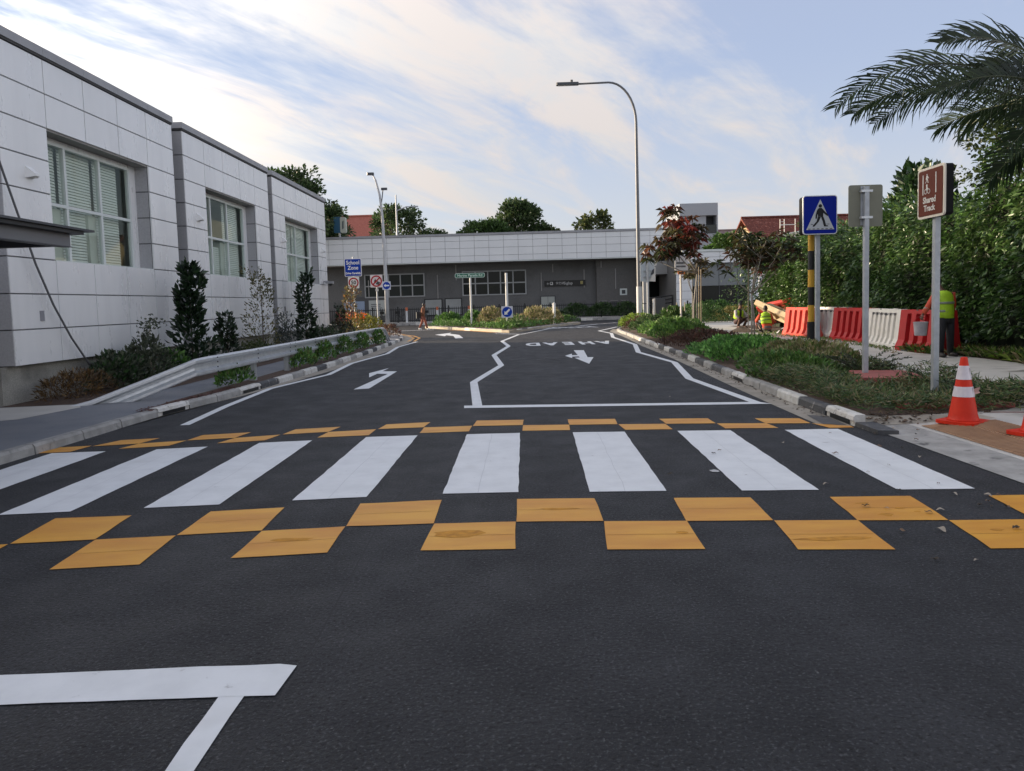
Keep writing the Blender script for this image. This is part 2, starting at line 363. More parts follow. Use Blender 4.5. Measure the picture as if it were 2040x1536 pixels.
# ------------------------------------------------------------------ ground, road and pavements
struct(MB().sheet([(-400, -200), (400, -200), (400, 900), (-400, 900)], -.03).build('ground', ground_m))
road = struct(MB().sheet([(-7.2, -30), (6.4, -30), (6.4, 36), (6.4, 40), (-7.2, 40), (-7.2, 36)], 0).sheet([(-120, 40.0), (120, 40.0), (120, 60), (-120, 60)], 0).build('road', asphalt))
KL = [(-5.60, -20), (-5.56, 7.5), (-5.52, 9.0), (-5.50, 10.9), (-5.40, 11.8), (-5.26, 12.9), (-5.18, 14.4), (-5.10, 16), (-5.02, 19), (-5.0, 22), (-5.06, 26), (-5.15, 29.4), (-5.2, 32), (-5.35, 34.5), (-5.75, 37.2), (-6.45, 40), (-7.5, 42.2), (-9.2, 44), (-13, 45), (-60, 45.4)]
KR = [(3.90, 8.85), (3.93, 10.4), (3.97, 12), (4.0, 13.5), (4.1, 15.5), (4.2, 18), (4.3, 20.5), (4.36, 23.5), (4.42, 26.5), (4.55, 30), (4.68, 33), (4.72, 35.5), (4.85, 37.8), (5.3, 40), (6.2, 42), (7.6, 43.8), (10, 45.2), (14, 46), (60, 46.4)]
def offset(pl, d):
    out = []
    for i, p in enumerate(pl):
        a = Vector(pl[max(i - 1, 0)]); b = Vector(pl[min(i + 1, len(pl) - 1)]); t = (b - a).normalized()
        out.append((p[0] - t.y * d, p[1] + t.x * d))
    return out
PZ = .10
KLb = offset(KL, .14)        # left of travel = away from the road on the left side
KRb = offset(KR, -.14)
left_fp = struct(MB().prism((KLb + [(-60, -20)])[::-1] if False else [(-60, -20)] + KLb, -.02, PZ).build('footpath', path_asphalt)); fixn(left_fp)
# right pavement: concrete, with a dropped kerb ramp beside the crossing
right_fp = struct(MB().prism([(5.40, -20), (60, -20), (60, 46.2)] + KRb[::-1][1:] + [(4.06, 9.0), (4.75, 8.98), (5.40, 8.86)], -.02, PZ).build('pavement', conc)); fixn(right_fp)
ramp = MB(); ramp.add([(4.02, -20, .006), (4.52, -20, .022), (4.52, 8.80, .022), (4.02, 8.84, .006)], [(0, 1, 2, 3)])
struct(ramp.build('crossing_kerb', kerb_c))
tact = struct(MB().add([(4.52, -20, .022), (5.42, -20, PZ + .003), (5.42, 8.56, PZ + .003), (4.60, 8.79, .026), (4.52, 8.79, .022)], [(0, 1, 2, 3, 4)]).build('ramp', conc))
plates = MB()
tp = MB().add([(4.02, 8.79, .012), (4.60, 8.79, .026), (5.42, 8.50, PZ + .001), (5.42, 8.88, PZ + .001), (4.75, 9.01, PZ + .001), (4.04, 9.03, PZ + .001)], [(0, 1, 2, 3, 4, 5)]); struct(tp.build('ramp_flank', conc_d))
sl_ = (PZ + .003 - .022) / .90
rib = MB()
for i in range(92):                      # raised ribs on the orange tactile ramp
    y = 3.6 + i * .053
    for x0, x1 in ((4.60, 4.96), (4.975, 5.335)):
        a, b = .022 + (x0 - 4.52) * sl_ + .009, .022 + (x1 - 4.52) * sl_ + .009
        rib.add([(x0, y, a - .008), (x1, y, b - .008), (x1, y + .034, b - .008), (x0, y + .034, a - .008), (x0 + .01, y + .006, a + .004), (x1 - .01, y + .006, b + .004), (x1 - .01, y + .028, b + .004), (x0 + .01, y + .028, a + .004)],
                [(4, 5, 6, 7), (0, 1, 5, 4), (1, 2, 6, 5), (2, 3, 7, 6), (3, 0, 4, 7)])
tb = MB().add([(4.58, 3.58, .022 + .06 * sl_ + .004), (5.35, 3.58, .022 + .83 * sl_ + .004), (5.35, 8.50, .022 + .83 * sl_ + .004), (4.58, 8.62, .022 + .06 * sl_ + .004)], [(0, 1, 2, 3)]).build('tactile_paving', tact_m, tact)
rb = rib.build('tactile_rib', tact_m, tact); rb['kind'] = 'stuff'
red_line = mat('faded_red_line', (.26, .05, .045), (.32, .16, .14), scale=8, rough=.8)
mb = MB().sheet([(5.60, 8.98), (6.9, 8.72), (6.9, 8.76), (5.60, 9.03)], PZ + .004); mb.build('painted_line', red_line, right_fp)
mb = MB()
for i in range(24):
    a, b = 2 * PI * i / 24, 2 * PI * (i + 1) / 24
    mb.sheet([(5.87 + .20 * math.cos(a), 8.20 + .20 * math.sin(a)), (5.87 + .23 * math.cos(a), 8.20 + .23 * math.sin(a)), (5.87 + .23 * math.cos(b), 8.20 + .23 * math.sin(b)), (5.87 + .20 * math.cos(b), 8.20 + .20 * math.sin(b))], PZ + .004)
mb.build('painted_ring', red_line, right_fp)
# expansion joints of the concrete pavement
jm = mat('joint', (.12, .115, .10), rough=.9)
for y in (11.2, 14.2, 17.3, 20.4, 23.6, 27, 30.5, 34, 38):
    MB().sheet([(6.6, y), (9.6, y + .12), (9.6, y + .135), (6.6, y + .015)], PZ + .004).build('joint', jm, right_fp)
MB().sheet([(8.6, 13.4), (10.2, 12.7), (10.4, 13.3), (9.3, 13.75)], PZ + .004).build('damp_patch', mat('damp_concrete', (.17, .165, .15), (.24, .23, .2), scale=3, rough=.7), right_fp)
# far pavement along the station
FZ = .22
far_fp = struct(MB().prism([(-120, 59.75), (120, 59.75), (120, 90), (-120, 90)], -.02, FZ - .02).build('far_pavement', conc))
ISL = [(-.95, 39.9), (-.55, 39.45), (-.1, 39.75), (.45, 41.4), (1.2, 43.8), (2.4, 47), (3.6, 49.4), (4.1, 50.8), (2.5, 51.6), (-2, 51.9), (-5.2, 51.7), (-6.4, 50.9), (-4.9, 48), (-3.2, 44.8), (-1.9, 41.9)]
isl = struct(MB().prism(ISL, -.02, .13).build('traffic_island', mat('island_concrete', (.42, .36, .27), (.34, .29, .22), scale=2, rough=.85, bump=.2))); 
def shrink(pl, f):
    cx_ = sum(p[0] for p in pl) / len(pl); cy_ = sum(p[1] for p in pl) / len(pl)
    return [(cx_ + (p[0] - cx_) * f, cy_ + (p[1] - cy_) * f) for p in pl]
struct(MB().sheet(shrink(ISL, .90), .137).build('island_bed', soil_m))
# drain channels
GL = [(-5.50, 11.3), (-5.12, 13.6), (-4.86, 16.4), (-4.70, 19), (-4.60, 22), (-4.60, 26), (-4.66, 29.4), (-4.72, 32), (-4.9, 34.6), (-5.3, 37.3), (-6.0, 40.3)]
GLk = [(-5.46, 11.3), (-5.24, 13.0), (-5.1, 16), (-5.02, 19), (-5.0, 22), (-5.06, 26), (-5.15, 29.4), (-5.2, 32), (-5.35, 34.5), (-5.75, 37.2), (-6.45, 40)]
struct(MB().sheet([(-5.60, 9.2)] + GL + GLk[::-1], .004).build('drain_channel', conc_d))
GR = [(3.56, 9.05), (3.60, 10.7), (3.68, 13), (3.80, 15.7), (3.95, 19.3), (4.02, 22.5), (4.08, 25.5), (4.25, 29), (4.38, 32.3), (4.42, 35), (4.5, 37.8), (4.98, 40.4)]
struct(MB().sheet([(3.88, 8.86)] + [q for q in KR[:14]] + GR[::-1], .0045).build('drain_channel', conc_d))
struct(MB().sheet([(3.62, 9.02), (3.86, 8.92), (3.90, 9.6), (3.70, 9.75)], .009).build('drain_patch', mat('drain_dark', (.05, .05, .05), (.09, .085, .08), scale=6, rough=.7)))

# kerb stones, one by one
def kerb_run(kerb, line, d, y_max, seq, h=.125, start=0.):
    pts = [Vector(p) for p in line]; seg = [(pts[i], pts[i + 1]) for i in range(len(pts) - 1)]
    tot = sum((b - a).length for a, b in seg)
    def pos(s_):
        for a, b in seg:
            l = (b - a).length
            if s_ <= l: return a.lerp(b, s_ / l), (b - a).normalized()
            s_ -= l
        return pts[-1], (pts[-1] - pts[-2]).normalized()
    s_ = start; i = 0
    while s_ < tot - .3:
        ln = RD.uniform(.86, 1.0); p, t = pos(s_); q, t2 = pos(s_ + ln - .018)
        if p.y > y_max: break
        kind = seq(i, p)
        if kind is not None:
            m, hh, slot = kind; hh += RD.uniform(-.006, .006)
            nv = Vector((-t.y, t.x)) * d; jx = RD.uniform(-.008, .008)
            prof = [(0, -.03), (.012, hh - .03), (.035, hh), (.145, hh), (.145, -.03)]
            if slot: prof = [(.02, -.03)] + [(.02, .02), (.02, .068), (.0, .068), (.012, hh - .02), (.035, hh), (.145, hh), (.145, -.03)]
            V = [(p + nv * (u + jx)).to_3d() + Vector((0, 0, z)) for u, z in prof] + [(q + nv * (u + jx)).to_3d() + Vector((0, 0, z)) for u, z in prof]
            n = len(prof)
            o = MB().add(V, [tuple(range(n)), tuple(range(2 * n - 1, n - 1, -1))] + [(k, n + k, n + (k + 1) % n, (k + 1) % n) for k in range(n)]).build('kerb_stone', m, kerb); fixn(o)
            if slot:
                MB().add([(p + nv * .014 + t * .12).to_3d() + Vector((0, 0, .006)), (q + nv * .014 - t * .12).to_3d() + Vector((0, 0, .006)), (q + nv * .014 - t * .12).to_3d() + Vector((0, 0, .062)), (p + nv * .014 + t * .12).to_3d() + Vector((0, 0, .062))], [(0, 1, 2, 3)]).build('drain_slot', black_m, o)
        s_ += ln; i += 1
kl = bpy.data.objects.new('kerb', None); C.objects.link(kl); struct(kl)
kr = bpy.data.objects.new('kerb', None); C.objects.link(kr); struct(kr)
def seqL(i, p):
    if p.y < 9.9: return (kerb_c, .115, False)
    if 10.7 < p.y < 11.7: return (kerb_w, .13, True)
    if p.y < 12.7: return (kerb_c, .12, False)
    if p.y > 34: return (kerb_c, .12, False)
    return ((kerb_w, .125, RD.random() < .1) if i % 2 else (RD.choice([kerb_b, kerb_b, kerb_c]), .125, False))
def seqR(i, p):
    if i == 0: return (kerb_w, .13, True)
    if p.y > 28: return (kerb_c, .12, False)
    if i in (5, 10): return (kerb_w, .125, i == 5)
    return ((kerb_w if RD.random() < .55 else kerb_c, .12, False) if i % 2 == 0 else (kerb_b if RD.random() < .65 else kerb_c, .12, False))
kerb_run(kl, KL[1:], 1, 44.6, seqL)
kerb_run(kr, KR, -1, 44.8, seqR)
ki = bpy.data.objects.new('kerb', None); C.objects.link(ki); struct(ki)
kerb_run(ki, ISL + ISL[:1], 1, 99, lambda i, p: (kerb_b if i in (0, 2, 32) else kerb_w if i in (1, 3, 33, 34) else kerb_c, .16, False))
kf = bpy.data.objects.new('kerb', None); C.objects.link(kf); struct(kf)
kerb_run(kf, [(-24, 59.62), (22, 59.62)], 1, 99, lambda i, p: (kerb_b if 20 < i < 40 and i % 5 == 0 else kerb_w if i % 7 == 3 else kerb_c, .22, i % 9 == 0))
# flush black end stone beside the crossing
MB().prism([(3.93, 8.28), (4.13, 8.22), (4.16, 8.86), (3.93, 8.84)], -.02, .05).build('kerb_stone', kerb_b, kr)

# ------------------------------------------------------------------ road markings (paint lying on the road)
def paint(name, o, m, z=.005, label=None, rag=True):
    pts = []
    for i in range(len(o)):                     # slightly uneven hand-laid edges
        a = Vector(o[i]); b = Vector(o[(i + 1) % len(o)]); l = (b - a).length
        k = max(1, int(l / .16)) if rag and l > .3 else 1
        for j in range(k):
            q = a.lerp(b, j / k)
            if j: q = q + Vector((RD.uniform(-.005, .005), RD.uniform(-.005, .005)))
            pts.append((q.x, q.y))
    ob = MB().sheet(pts, z).build(name, m, road)
    if ob.data.polygons[0].normal.z < 0: ob.data.flip_normals()
    if label: ob['label'] = label
    return ob
for o in ([(-5.375, 8.44), (-4.77, 8.47), (-4.77, 5.80), (-5.36, 5.76)], [(-4.205, 8.51), (-3.653, 8.60), (-3.631, 5.88), (-4.18, 5.83)], [(-3.105, 8.757), (-2.502, 8.833), (-2.474, 5.983), (-3.068, 5.933)],
          [(-1.885, 8.96), (-1.267, 8.989), (-1.303, 6.106), (-1.903, 6.053)], [(-.67, 8.975), (-.03, 8.975), (-.047, 6.14), (-.677, 6.15)], [(.6, 8.918), (1.211, 8.875), (1.161, 6.06), (.538, 6.09)],
          [(1.83, 8.834), (2.44, 8.79), (2.365, 5.97), (1.76, 6.01)], [(3.052, 8.717), (3.66, 8.69), (3.56, 5.89), (2.964, 5.92)]):
    zs_ = paint('zebra_stripe', o, w_paint)
    a, b = Vector(o[0]).lerp(Vector(o[1]), .47), Vector(o[3]).lerp(Vector(o[2]), .47); kx = [a.lerp(b, u / 9) + Vector((RD.uniform(-.008, .008), 0)) for u in range(10)]
    sm_ = MB()
    for q0, q1 in zip(kx, kx[1:]): sm_.sheet([(q1.x, q1.y), (q1.x + .005, q1.y), (q0.x + .005, q0.y), (q0.x, q0.y)], .0062)
    sm_.build('seam', mat('stripe_seam', (.50, .51, .52), rough=.6), zs_)
NEARY = [[(-3.632, 5.69), (-3.054, 5.72), (-3.003, 5.12), (-3.565, 5.07)], [(-2.995, 5.115), (-2.457, 5.166), (-2.414, 4.575), (-2.949, 4.523)], [(-2.459, 5.776), (-1.899, 5.841), (-1.874, 5.235), (-2.452, 5.172)],
         [(-1.868, 5.225), (-1.288, 5.283), (-1.274, 4.718), (-1.872, 4.656)], [(-1.31, 5.90), (-.664, 5.95), (-.656, 5.305), (-1.283, 5.29)], [(-.65, 5.30), (-.066, 5.30), (-.065, 4.70), (-.674, 4.715)],
         [(-.059, 5.92), (.555, 5.885), (.558, 5.262), (-.062, 5.296)], [(.562, 5.256), (1.14, 5.215), (1.12, 4.61), (.514, 4.645)], [(1.173, 5.835), (1.762, 5.793), (1.733, 5.180), (1.135, 5.212)],
         [(1.737, 5.174), (2.30, 5.133), (2.254, 4.516), (1.678, 4.559)], [(2.36, 5.75), (2.963, 5.721), (2.895, 5.085), (2.297, 5.128)], [(2.897, 5.080), (3.462, 5.055), (3.355, 4.462), (2.817, 4.493)],
         [(3.535, 5.68), (4.0, 5.66), (3.97, 5.05), (3.462, 5.061)], [(-4.12, 5.03), (-3.571, 5.06), (-3.525, 4.46), (-4.10, 4.40)], [(-4.75, 5.62), (-4.20, 5.66), (-4.14, 5.05), (-4.70, 5.00)]]
FARY = [[(-5.5, 8.80), (-5.15, 8.86), (-5.20, 8.50), (-5.56, 8.45)], [(-4.98, 9.20), (-4.533, 9.28), (-4.618, 8.92), (-5.13, 8.82)], [(-4.618, 8.915), (-4.10, 9.05), (-4.165, 8.72), (-4.70, 8.61)],
        [(-4.057, 9.42), (-3.483, 9.54), (-3.548, 9.155), (-4.10, 9.06)], [(-3.545, 9.145), (-3.027, 9.30), (-3.10, 8.92), (-3.63, 8.80)], [(-2.95, 9.69), (-2.39, 9.80), (-2.46, 9.42), (-3.007, 9.31)],
        [(-2.455, 9.41), (-1.87, 9.52), (-1.88, 9.09), (-2.49, 9.02)], [(-1.804, 9.90), (-1.23, 9.99), (-1.27, 9.58), (-1.85, 9.53)], [(-1.262, 9.57), (-.645, 9.60), (-.66, 9.18), (-1.266, 9.15)],
        [(-.61, 10.02), (.02, 9.98), (.005, 9.55), (-.637, 9.58)], [(.01, 9.54), (.595, 9.49), (.58, 9.08), (-.0, 9.12)], [(.604, 9.92), (1.223, 9.86), (1.20, 9.43), (.60, 9.48)],
        [(1.21, 9.42), (1.79, 9.36), (1.80, 8.95), (1.24, 9.0)], [(1.787, 9.765), (2.405, 9.702), (2.406, 9.30), (1.80, 9.36)], [(2.412, 9.29), (3.0, 9.21), (3.03, 8.86), (2.42, 8.92)],
        [(2.978, 9.60), (3.515, 9.512), (3.51, 9.13), (2.99, 9.20)], [(3.52, 9.12), (3.88, 8.86), (3.88, 8.76), (3.60, 8.77)]]
seam = mat('paint_seam', (.36, .16, .015), rough=.6)
for o in NEARY:
    b_ = paint('yellow_block', o, y_paint)
    if abs(o[0][0]) < 3.5:
        a, b = Vector(o[0]).lerp(Vector(o[3]), .52), Vector(o[1]).lerp(Vector(o[2]), .50)
        ob = MB().sheet([(a.x + .01, a.y), (b.x - .01, b.y), (b.x - .01, b.y + .005), (a.x + .01, a.y + .005)], .0062).build('seam', seam, b_)
for o in FARY: paint('yellow_block', o, y_paint)
paint('give_way_line', [(-.89, 11.53), (3.50, 11.10), (3.62, 10.86), (-.87, 11.26)], w_paint, .006, rag=False)
def line(name, pts, w, m, z=.005, closed=False):
    pts = [Vector(p) for p in pts]; L_ = []; R_ = []
    for i, p in enumerate(pts):
        d0 = (p - pts[i - 1]).normalized() if i else (pts[1] - p).normalized()
        d1 = (pts[i + 1] - p).normalized() if i < len(pts) - 1 else d0
        t = (d0 + d1).normalized(); nv = Vector((-t.y, t.x)); k = w / 2 / max(.5, nv.dot(Vector((-d0.y, d0.x))))
        L_.append(p + nv * k); R_.append(p - nv * k)
    mbx = MB()
    for i in range(len(pts) - 1): mbx.sheet([tuple(R_[i]), tuple(R_[i + 1]), tuple(L_[i + 1]), tuple(L_[i])], z)
    return mbx.build(name, m, road)
line('zigzag_line', [(-.68, 11.45), (-.95, 15.0), (-.49, 18.9), (-.80, 22.7), (-.42, 27.2), (-.74, 30.9), (-.02, 37.2)], .15, w_paint)
line('zigzag_line', [(3.45, 11.05), (3.27, 14.6), (3.76, 18.4), (3.49, 22.25), (3.99, 26.2), (3.9, 31.6), (4.3, 35.4), (4.05, 38.6), (5.6, 43.5)], .15, w_paint)
line('zigzag_line', [(-4.68, 10.3), (-4.86, 12.2), (-4.98, 14.8), (-4.52, 17.6), (-4.72, 20.9), (-4.40, 24.8), (-4.66, 28.6), (-4.45, 32.4)], .13, w_paint)
line('edge_line', [(-1.3, 38.9), (.05, 36.9), (1.6, 43.2), (5.2, 50.2)], .13, w_paint)
line('edge_line', [(-1.2, 38.6), (.2, 38.4)], .12, w_paint)
line('give_way_line', [(-11, 46.4), (-5.4, 47.3)], .35, w_paint)
line('edge_line', [(2.2, 44.6), (6.8, 52.2)], .14, w_paint)
for off in (0, .28):
    line('double_yellow_line', [(-4.63 - off, 32.8 + off * .3), (-4.80 - off, 36.0), (-5.45 - off, 38.6 + off * .2), (-6.6 - off, 41.6 - off * .2), (-8.4 - off, 43.8 - off * .5)], .11, y_paint)
    line('double_yellow_line', [(-1.25 - off, 40.2 + off * .5), (-2.5 - off, 43.2), (-4.2 - off, 46.4)], .11, y_paint)
# dirt and tyre marks trodden into the paint
smw = mat('grey_smudge', (.30, .30, .30), (.55, .55, .55), scale=18, rough=.8); smy = mat('brown_smudge', (.36, .155, .012), (.55, .25, .018), scale=14, rough=.8)
for x, y, a, b, m_ in ((1.72, 6.72, .05, .06, smw), (3.2, 7.9, .05, .02, smw), (2.55, 5.25, .06, .05, smy), (2.52, 5.55, .07, .02, smy), (2.72, 5.40, .05, .02, smy), (2.80, 5.30, .03, .02, smy), (1.05, 4.95, .05, .04, smy), (3.08, 4.85, .05, .03, smy), (-.45, 5.05, .25, .10, smy), (-1.6, 5.0, .2, .05, smy), (2.0, 4.75, .3, .05, smy), (.25, 5.6, .2, .03, smy)):
    MB().sheet([(x + math.cos(k * PI / 5) * a * RD.uniform(.55, 1), y + math.sin(k * PI / 5) * b * RD.uniform(.55, 1)) for k in range(10)], .0066).build('smudge', m_, road)
# near stop line and lane line at the bottom left
paint('stop_line', [(-6.2, 3.02), (-2.3, 3.17), (-1.10, 3.215), (-1.02, 3.195), (-1.035, 2.944), (-2.143, 2.917), (-6.2, 2.78)], w_paint, .006)
paint('lane_line', [(-1.266, 2.95), (-1.161, 2.953), (-1.115, .5), (-1.225, .5)], w_paint)
# lane arrows
paint('lane_arrow', [(-3.20, 14.23), (-2.92, 14.35), (-2.97, 17.96), (-3.34, 18.09), (-3.34, 18.97), (-3.58, 17.66), (-3.37, 16.61), (-3.35, 17.47), (-3.08, 17.34)], w_paint, rag=False, label='white left turn arrow in the near lane')
paint('lane_arrow', [(-2.60, 34.6), (-2.96, 34.5), (-3.30, 37.3), (-3.75, 38.4), (-3.72, 37.3), (-4.45, 39.4), (-3.80, 41.6), (-3.75, 40.3), (-3.10, 38.4)], w_paint, rag=False, label='white curved left arrow beside the island')
paint('lane_arrow', [(1.70, 23.95), (2.01, 23.85), (1.86, 20.85), (2.02, 20.8), (1.70, 18.65), (1.49, 20.76), (1.64, 20.8), (1.645, 21.25), (1.46, 21.2), (1.42, 20.65), (1.28, 21.6), (1.53, 22.4), (1.49, 21.75), (1.66, 21.8)], w_paint, rag=False, label='white ahead or turn arrow pointing to the camera')
for i, ch in enumerate('AHEAD'):
    x = 3.12 - i * .66
    text(ch, 1.0, w_paint, 'road_letter', road, at(x, 28.05, .006) @ Matrix.Rotation(PI, 4, 'Z') @ Matrix.Diagonal((.74, 2.6, 1, 1)), bold=.045, extrude=.0)
# a second word further away, seen almost edge on
for i, ch in enumerate('AHEAD'):
    x = 4.2 - i * .72
    text(ch, 1.0, w_paint, 'road_letter', road, at(x, 44.9, .006) @ Matrix.Rotation(PI + .35, 4, 'Z') @ Matrix.Diagonal((.8, 2.6, 1, 1)), bold=.03, extrude=.0)
# scuffed chalky patches on the lane
chalk = mat('chalky_scuff', (.085, .085, .088), (.02, .02, .023), scale=4., rough=.9, stretch=(.5, 3, 1), contrast=(.45, .6))
for k_ in range(46):
    x, y, w_, h_ = RD.choice(((.75, 20.4, .5, .7), (.75, 20.6, .45, .5), (1.25, 23.6, .4, .6), (1.22, 17.6, .15, .9), (2.9, 21.0, .3, .5))); x += RD.gauss(0, w_ * .45); y += RD.gauss(0, h_ * .45); w_ = RD.uniform(.03, .16); h_ = RD.uniform(.03, .12)
    o_ = [(x + math.cos(a) * w_ * RD.uniform(.4, 1), y + math.sin(a) * h_ * RD.uniform(.4, 1)) for a in [i * 2 * PI / 9 for i in range(9)]]
    MB().sheet(o_, .003).build('chalky_scuff', chalk, road)
# paving joint running down the lane
line('paving_joint', [(-1.05, .6), (-1.0, 3.4), (-1.06, 5.4), (-.92, 11.2), (-.8, 16)], .010, mat('paving_joint', (.027, .027, .029), rough=.9), .001)
# ------------------------------------------------------------------ long grey-panelled building on the left
LB = thing('panelled_building', 'long grey metal panelled building with three big square windows beside the left footpath', 'building', (-8.35, 12.34, 0))
FX = -8.35
def wx(o): o.location = (-LB.location[0], -LB.location[1], 0); return o        # geometry is given in world metres
PC = {}
def panel(name, m, axis, a0, a1, z0, z1, plane, t, parent):
    """thin box panel; axis 'y' = faces +X at x=plane, axis 'x' = faces -Y at y=plane"""
    g = .007; w_, h_ = round(a1 - a0 - 2 * g, 3), round(z1 - z0 - 2 * g, 3)
    key = (axis, w_, h_, t, m.name)
    if key not in PC:
        mbx = MB(); b = .006
        if axis == 'y': mbx.add([(0, 0, 0), (0, w_, 0), (0, w_, h_), (0, 0, h_), (t, b, b), (t, w_ - b, b), (t, w_ - b, h_ - b), (t, b, h_ - b)], [(4, 5, 6, 7), (0, 1, 5, 4), (1, 2, 6, 5), (2, 3, 7, 6), (3, 0, 4, 7)])
        else: mbx.add([(0, 0, 0), (w_, 0, 0), (w_, 0, h_), (0, 0, h_), (b, -t, b), (w_ - b, -t, b), (w_ - b, -t, h_ - b), (b, -t, h_ - b)], [(4, 5, 6, 7), (0, 1, 5, 4), (1, 2, 6, 5), (2, 3, 7, 6), (3, 0, 4, 7)])
        me = bpy.data.meshes.new(name); me.from_pydata(mbx.v, [], mbx.f); me.update(); me.materials.append(m); PC[key] = me
    px = parent.location if parent is not None else Vector((0, 0, 0))
    pos = Vector((plane - t, a0 + g, z0 + g)) if axis == 'y' else Vector((a0 + g, plane + t, z0 + g))
    o = obj(name, PC[key], m, parent, pos - Vector(px)); return o
ZR = [.74, 1.345, 1.95, 2.565, 3.15, 3.735, 4.32, 4.905, 5.51, 6.11]
BLK = [(12.34, 18.62), (19.17, 25.60), (26.06, 33.05)]
slat_m = mat('blind_slat', (.72, .755, .72), rough=.6)
room_m = mat('room_wall', (.58, .61, .56), (.50, .53, .48), scale=2, rough=.8)
for bi, (y0, y1) in enumerate(BLK):
    w0, w1 = y0 + 1.29, y1 - 1.30; cols = [y0, w0, w0 + (w1 - w0) / 3, w0 + 2 * (w1 - w0) / 3, w1, y1]
    for r in range(9):
        z0, z1 = ZR[r], ZR[r + 1]
        for c in range(5):
            if 1 <= c <= 3 and 3 <= r <= 6: continue
            panel('wall_panel', panel_m, 'y', cols[c], cols[c + 1], z0, z1, FX, .03, LB)
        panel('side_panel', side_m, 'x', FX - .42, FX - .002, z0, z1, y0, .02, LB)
    bk = MB()
    xb0, xb1 = FX - .36, FX - .029
    bk.box(xb0, xb1, y0 + .022, y1, ZR[0] + .005, ZR[3] - .004).box(xb0, xb1, y0 + .022, y1, ZR[7] + .004, 6.13)
    bk.box(xb0, xb1, y0 + .022, w0 - .004, ZR[3] - .004, ZR[7] + .004).box(xb0, xb1, w1 + .004, y1, ZR[3] - .004, ZR[7] + .004)
    wx(bk.build('backing_wall', dark_m, LB))
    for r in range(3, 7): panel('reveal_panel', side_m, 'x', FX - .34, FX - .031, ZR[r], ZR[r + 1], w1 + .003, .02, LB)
    wx(MB().box(FX - .36, FX - .03, w0, w1, ZR[7] - .03, ZR[7] + .003).build('window_soffit', soffit_m, LB))
    wx(MB().box(FX - .36, FX - .004, w0 + .005, w1 - .02, ZR[3] - .025, ZR[3] + .006).build('window_sill', frame_m, LB))
    # window: frame, six panes, room with blinds behind
    xw = FX - .33; my = [w0 - .02, w0 + .98, w0 + 2.18, w1 - .32]; mz = [2.575, 3.64, 4.775]
    fr = MB()
    for y in my: fr.box(xw - .05, xw + .03, y - .035, y + .035, mz[0], mz[2])
    for z in mz: fr.box(xw - .045, xw + .035, my[0], my[-1], z - .03, z + .03)
    wn = wx(fr.build('window', frame_m, LB))
    wx(MB().box(xw - .08, xw + .01, my[-1] + .036, w1 + .0, 2.57, 4.87).box(xw - .08, xw + .01, my[0], my[-1], 4.806, 4.87).build('window_surround', panel_m, LB))
    for i in range(3):
        for j in range(2):
            MB().add([(xw - .008, my[i] + .034, mz[j] + .029), (xw - .008, my[i + 1] - .034, mz[j] + .029), (xw - .008, my[i + 1] - .034, mz[j + 1] - .029), (xw - .008, my[i] + .034, mz[j + 1] - .029)], [(0, 1, 2, 3)]).build('pane', glass_g, wn)
    sl_m = MB()
    z = 2.62
    while z < 4.75:
        for i in range(3):
            if bi == 1 and i < 2 and z > 3.4: continue
            a = my[i] + .05; b = my[i + 1] - .05
            if (i + bi) % 3 == 2: b = a + (b - a) * .86
            sl_m.add([(xw - .150, a, z + .002), (xw - .150, b, z + .002), (xw - .165, b, z + .052), (xw - .165, a, z + .052)], [(0, 1, 2, 3)])
        z += .058
    so = sl_m.build('blind_slat', slat_m, wn); so['kind'] = 'stuff'
    for i, yy in enumerate((my[1] - .02, my[2] - .02)):
        MB().box(xw - .34, xw - .10, yy - .28, yy, 2.58, 3.6).build('inner_column', room_m, wn)
    rm = MB(); rx0, rx1, ry0, ry1 = FX - 3.2, FX - .37, y0 + .3, y1 - .2
    rm.add([(rx0, ry0, 2.3), (rx0, ry1, 2.3), (rx0, ry1, 5.0), (rx0, ry0, 5.0), (rx1, ry0, 2.3), (rx1, ry1, 2.3), (rx1, ry1, 5.0), (rx1, ry0, 5.0)], [(0, 1, 2, 3), (0, 3, 7, 4), (1, 5, 6, 2), (0, 4, 5, 1), (3, 2, 6, 7)])
    wx(rm.build('room', room_m, LB))
    # coping in lengths, groove above the panels
    k = 5
    for i in range(k):
        a, b = y0 + (y1 - y0) * i / k, y0 + (y1 - y0) * (i + 1) / k
        wx(MB().box(FX - .55, FX + .045, a + (.0 if i else -.06), b - .006, 6.155, 6.305).build('coping', coping_m, LB))
    wx(MB().box(FX - .5, FX + .02, y0 - .03, y1 - .01, 6.12, 6.154).build('coping_groove', dark_m, LB))
    # wedge-shaped wall lights
    for yl in ([y0 + .70] if bi < 2 else [y0 + .85, y1 - .75]):
        w_ = MB(); x = FX
        w_.add([(x, yl - .10, 3.93), (x, yl + .10, 3.93), (x, yl + .10, 4.13), (x, yl - .10, 4.13), (x + .15, yl - .06, 3.96), (x + .15, yl + .06, 3.96), (x + .15, yl + .06, 4.0), (x + .15, yl - .06, 4.0)],
               [(4, 5, 6, 7), (0, 1, 5, 4), (1, 2, 6, 5), (2, 3, 7, 6), (3, 0, 4, 7)])
        wl = wx(w_.build('wall_light', white_m, LB)); MB().box(x + .03, x + .13, yl - .05, yl + .05, 3.935, 3.955).build('lens', mat('lamp_lens', (.30, .29, .27), rough=.3), wl)
    wx(MB().box(FX - .001, FX + .012, y0 + .72, y0 + .83, 1.48, 1.66).build('vent', dgrey if bi else mat('vent_grey', (.25, .25, .27), rough=.6), LB))
